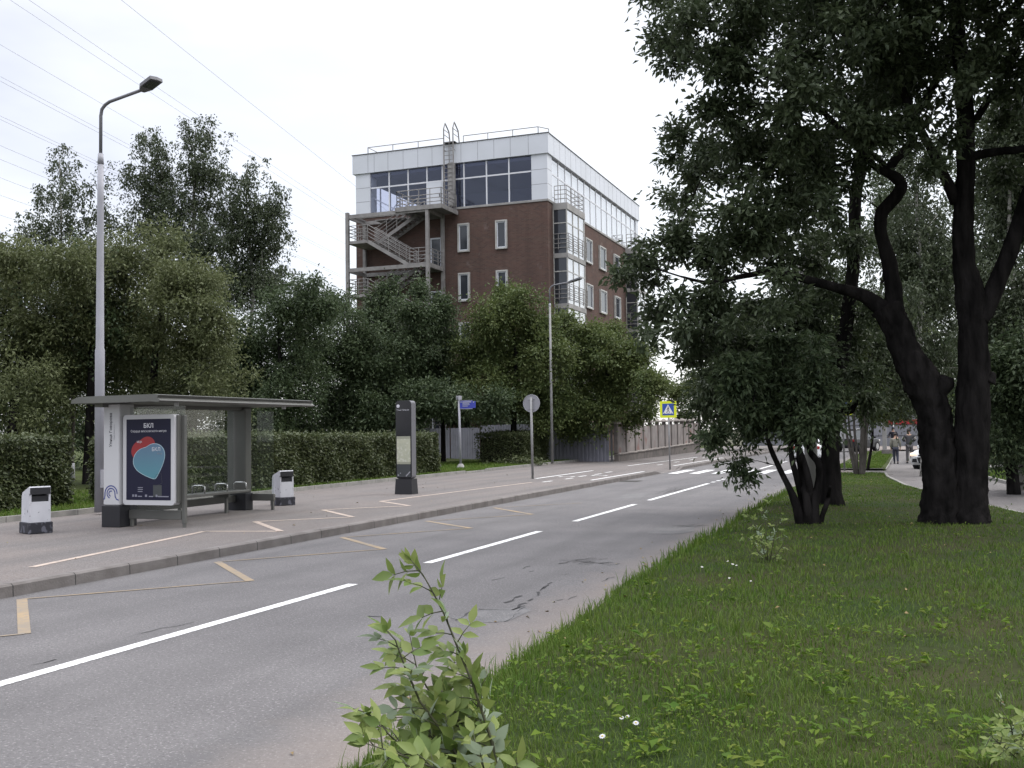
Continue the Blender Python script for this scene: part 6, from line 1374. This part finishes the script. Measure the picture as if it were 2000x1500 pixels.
for yy in (.46, -.48):
    mb = MB(); mb.cyl((-.025, yy, .1), (.025, yy, .1), .1, 20); obj('wheel', mb, 'rubber', t, local=True)
mb = MB(); mb.tube([(0, -.40, .17), (0, -.48, .215), (0, -.58, .16)], .03, 8); obj('mudguard', mb, 'black', t, local=True)

M['car_white'] = mat('white_car_paint', (.66, .67, .69), .25, spec=.6); M['car_dark'] = mat('dark_car_paint', (.02, .021, .026), .4, spec=.3); M['car_glass'] = mat('car_glass', (.015, .017, .02), .05, spec=.7)
M['lamp_clear'] = mat('headlamp_lens', (.55, .52, .48), .1, spec=.8); M['lamp_red'] = mat('tail_lamp', (.25, .015, .015), .2); M['alloy'] = mat('alloy_rim', (.42, .42, .43), .35, metal=.7); M['plate'] = mat('number_plate', (.6, .6, .6), .5); M['taxi'] = mat('taxi_yellow', (.62, .36, .02), .4)
M['warm'] = bpy.data.materials.new('lit_headlamp'); M['warm'].use_nodes = True
_p = M['warm'].node_tree.nodes['Principled BSDF']; _p.inputs['Emission Color'].default_value = (1, .62, .4, 1); _p.inputs['Emission Strength'].default_value = 1.1
def car(label, loc, rot, paint, suv=False, taxi=False):
    t = thing('parked_car' if not taxi else 'taxi', label, 'car', loc, None, rot)
    H_, L2, W2 = (1.66, 2.3, .93) if suv else (1.46, 2.2, .88)
    bz_ = .26 if suv else .2; bl = .98 if suv else .90; hz = .98 if suv else .86
    # lower body: stations from front (+Y) to rear
    S_ = [(L2, W2 * .72, bz_ + .12, hz - .30), (L2 - .12, W2 * .9, bz_, hz - .14), (L2 - .45, W2 * .985, bz_, hz - .03), (L2 - 1.0, W2, bz_, hz + .03), (L2 - 1.35, W2, bz_, bl), (0, W2, bz_, bl + .01), (-L2 + .9, W2, bz_, bl + .03), (-L2 + .2, W2 * .96, bz_ + .03, bl + .04), (-L2 + .02, W2 * .86, bz_ + .12, bl), (-L2, W2 * .78, bz_ + .2, bl - .2)]
    mb = MB(); vs = []; n = 10
    for y, w_, z0, z1 in S_:
        zm = z0 + (z1 - z0) * .55
        vs += [(-w_ * .9, y, z0), (-w_, y, z0 + .1), (-w_, y, zm), (-w_ * .97, y, z1 - .08), (-w_ * .86, y, z1), (w_ * .86, y, z1), (w_ * .97, y, z1 - .08), (w_, y, zm), (w_, y, z0 + .1), (w_ * .9, y, z0)]
    fs = [tuple(range(n)), tuple(range((len(S_) - 1) * n, len(S_) * n))[::-1]]
    for i in range(len(S_) - 1):
        for k in range(n): fs.append((i * n + k, (i + 1) * n + k, (i + 1) * n + (k + 1) % n, i * n + (k + 1) % n))
    mb.add(vs, fs); bd = obj('body', mb, paint, t, local=True)
    # greenhouse: glass block with roof and pillars in body colour
    y0, y1, y2, y3 = L2 - 1.28, L2 - 2.0, -L2 + (.75 if suv else .95), -L2 + (.1 if suv else .2)
    wb, wt = W2 * .87, W2 * .70
    G_ = [(y0, wb, bl - .02), (y1, wt, H_ - .06), (y2, wt, H_ - .05), (y3, wb * .95, bl + .02)]
    def side(sx): return [(sx * w_, y, z) for y, w_, z in G_]
    a_, b_ = side(-1), side(1)
    mb = MB(); mb.add(a_ + b_, [(0, 1, 5, 4), (2, 3, 7, 6), (0, 3, 2, 1), (4, 5, 6, 7), (1, 2, 6, 5), (0, 4, 7, 3)]); obj('cabin_glass', mb, 'car_glass', t, local=True)
    mb = MB(); mb.prism([(-wt - .01, y1 + .04, H_ - .07), (wt + .01, y1 + .04, H_ - .07), (wt + .01, y2 - .03, H_ - .06), (-wt - .01, y2 - .03, H_ - .06)], (0, 0, .06)); mb.prism([(-wt * .85, y1 - .1, H_ - .012), (wt * .85, y1 - .1, H_ - .012), (wt * .85, y2 + .12, H_ - .002), (-wt * .85, y2 + .12, H_ - .002)], (0, 0, .03)); obj('roof', mb, paint, t, local=True)
    mb = MB()
    for sx in (-1, 1):
        P_ = [Vector((sx * (w_ + .004), y, z)) for y, w_, z in G_]
        for q, r_ in ((P_[0], P_[1]), (P_[2], P_[3])): mb.bar(q, r_, .07, .05)
        m_ = .5; mb.bar((sx * (wb + .003), (y0 + y3) / 2, bl), (sx * (wt + .003), (y1 + y2) / 2, H_ - .06), .07, .03)
    obj('pillar', mb, paint, t, local=True)
    for sx in (-1, 1):
        for yy in (L2 - .85, -L2 + .82):
            r_ = .36 if suv else .32
            mb = MB(); mb.cyl((sx * (W2 - .24), yy, r_), (sx * (W2 + .012), yy, r_), r_ + .045, 24); obj('wheel_arch', mb, 'black', t, local=True)
            mb = MB(); mb.cyl((sx * (W2 - .2), yy, r_), (sx * (W2 + .022), yy, r_), r_, 24); wh = obj('tyre', mb, 'rubber', t, local=True)
            mb = MB(); mb.cyl((sx * (W2 + .0), yy, r_), (sx * (W2 + .03), yy, r_), r_ * .66, 20)
            obj('rim', mb, 'alloy', wh, local=True)
        mb = MB(); mb.bbox(min(sx * W2 * .55, sx * W2 * .9), max(sx * W2 * .55, sx * W2 * .9), L2 - .34, L2 - .03, hz - .26, hz - .115, .03); obj('headlight', mb, 'warm' if (taxi and sx > 0) else 'lamp_clear', t, local=True)
        mb = MB(); mb.bbox(min(sx * W2 * .6, sx * W2 * .88), max(sx * W2 * .6, sx * W2 * .88), -L2 - .01, -L2 + .12, bl - .22, bl - .05, .02); obj('tail_light', mb, 'lamp_red', t, local=True)
        mb = MB(); mb.bbox(min(sx * (W2 + .0), sx * (W2 + .2)), max(sx * (W2 + .0), sx * (W2 + .2)), y0 - .28, y0 - .17, bl + .0, bl + .15, .02); obj('mirror', mb, paint, t, local=True)
        mb = MB(); mb.prism([(sx * W2 * .5, L2 - .04, bz_ + .12), (sx * W2 * .78, L2 - .04, bz_ + .12), (sx * W2 * .74, L2 - .03, bz_ + .28), (sx * W2 * .54, L2 - .03, bz_ + .28)], (0, .05, 0)); obj('fog_lamp', mb, 'black', t, local=True)
    mb = MB(); mb.prism([(-W2 * .42, L2 - .03, bz_ + .08), (W2 * .42, L2 - .03, bz_ + .08), (W2 * .5, L2 - .02, bz_ + .34), (-W2 * .5, L2 - .02, bz_ + .34)], (0, .04, 0)); mb.box(-W2 * .45, W2 * .45, L2 - .08, L2 - .0, hz - .26, hz - .2); obj('grille', mb, 'black', t, local=True)
    mb = MB(); mb.box(-.26, .26, L2 + .01, L2 + .025, bz_ + .2, bz_ + .31); mb.box(-.26, .26, -L2 - .02, -L2 + .01, bl - .32, bl - .21); obj('number_plate', mb, 'plate', t, local=True)
    mb = MB()
    for sx in (-1, 1):
        mb.box(min(sx * W2 * .999, sx * (W2 + .008)), max(sx * W2 * .999, sx * (W2 + .008)), -.02, -.008, bz_ + .1, bl - .1); mb.box(min(sx * W2, sx * (W2 + .02)), max(sx * W2, sx * (W2 + .02)), .1, .25, bl - .16, bl - .13)
    obj('door_seam', mb, 'black', t, local=True)
    if suv:
        mb = MB()
        for sx in (-1, 1): mb.tube([(sx * wt * .95, y1 - .1, H_ + .01), (sx * wt * .95, y1 - .2, H_ + .06), (sx * wt * .95, y2 + .2, H_ + .06), (sx * wt * .95, y2 + .1, H_ + .01)], .018, 6)
        obj('roof_rail', mb, 'alloy', t, local=True)
    if taxi:
        mb = MB()
        for sx in (-1, 1): mb.box(min(sx * (W2 + .001), sx * (W2 + .007)), max(sx * (W2 + .001), sx * (W2 + .007)), -1.0, .9, bl - .36, bl - .18)
        obj('yellow_stripe', mb, 'taxi', t, local=True)
    return t
car('white car with yellow side stripe and lit headlight, half hidden behind the oak stems', (1.5, 52.4, float(pathZ(52)) + .0), R(180 - 24), 'car_white', False, True)
p = G(1690, 888, 0); car('dark estate car with roof rails at the far end of the street', (-3.9, 84.5, 0), R(-22), 'car_dark', True)
car('white car on the road beyond the crossing, seen through the bush stems', (-5.5, 62.0, 0), 0, 'car_white')
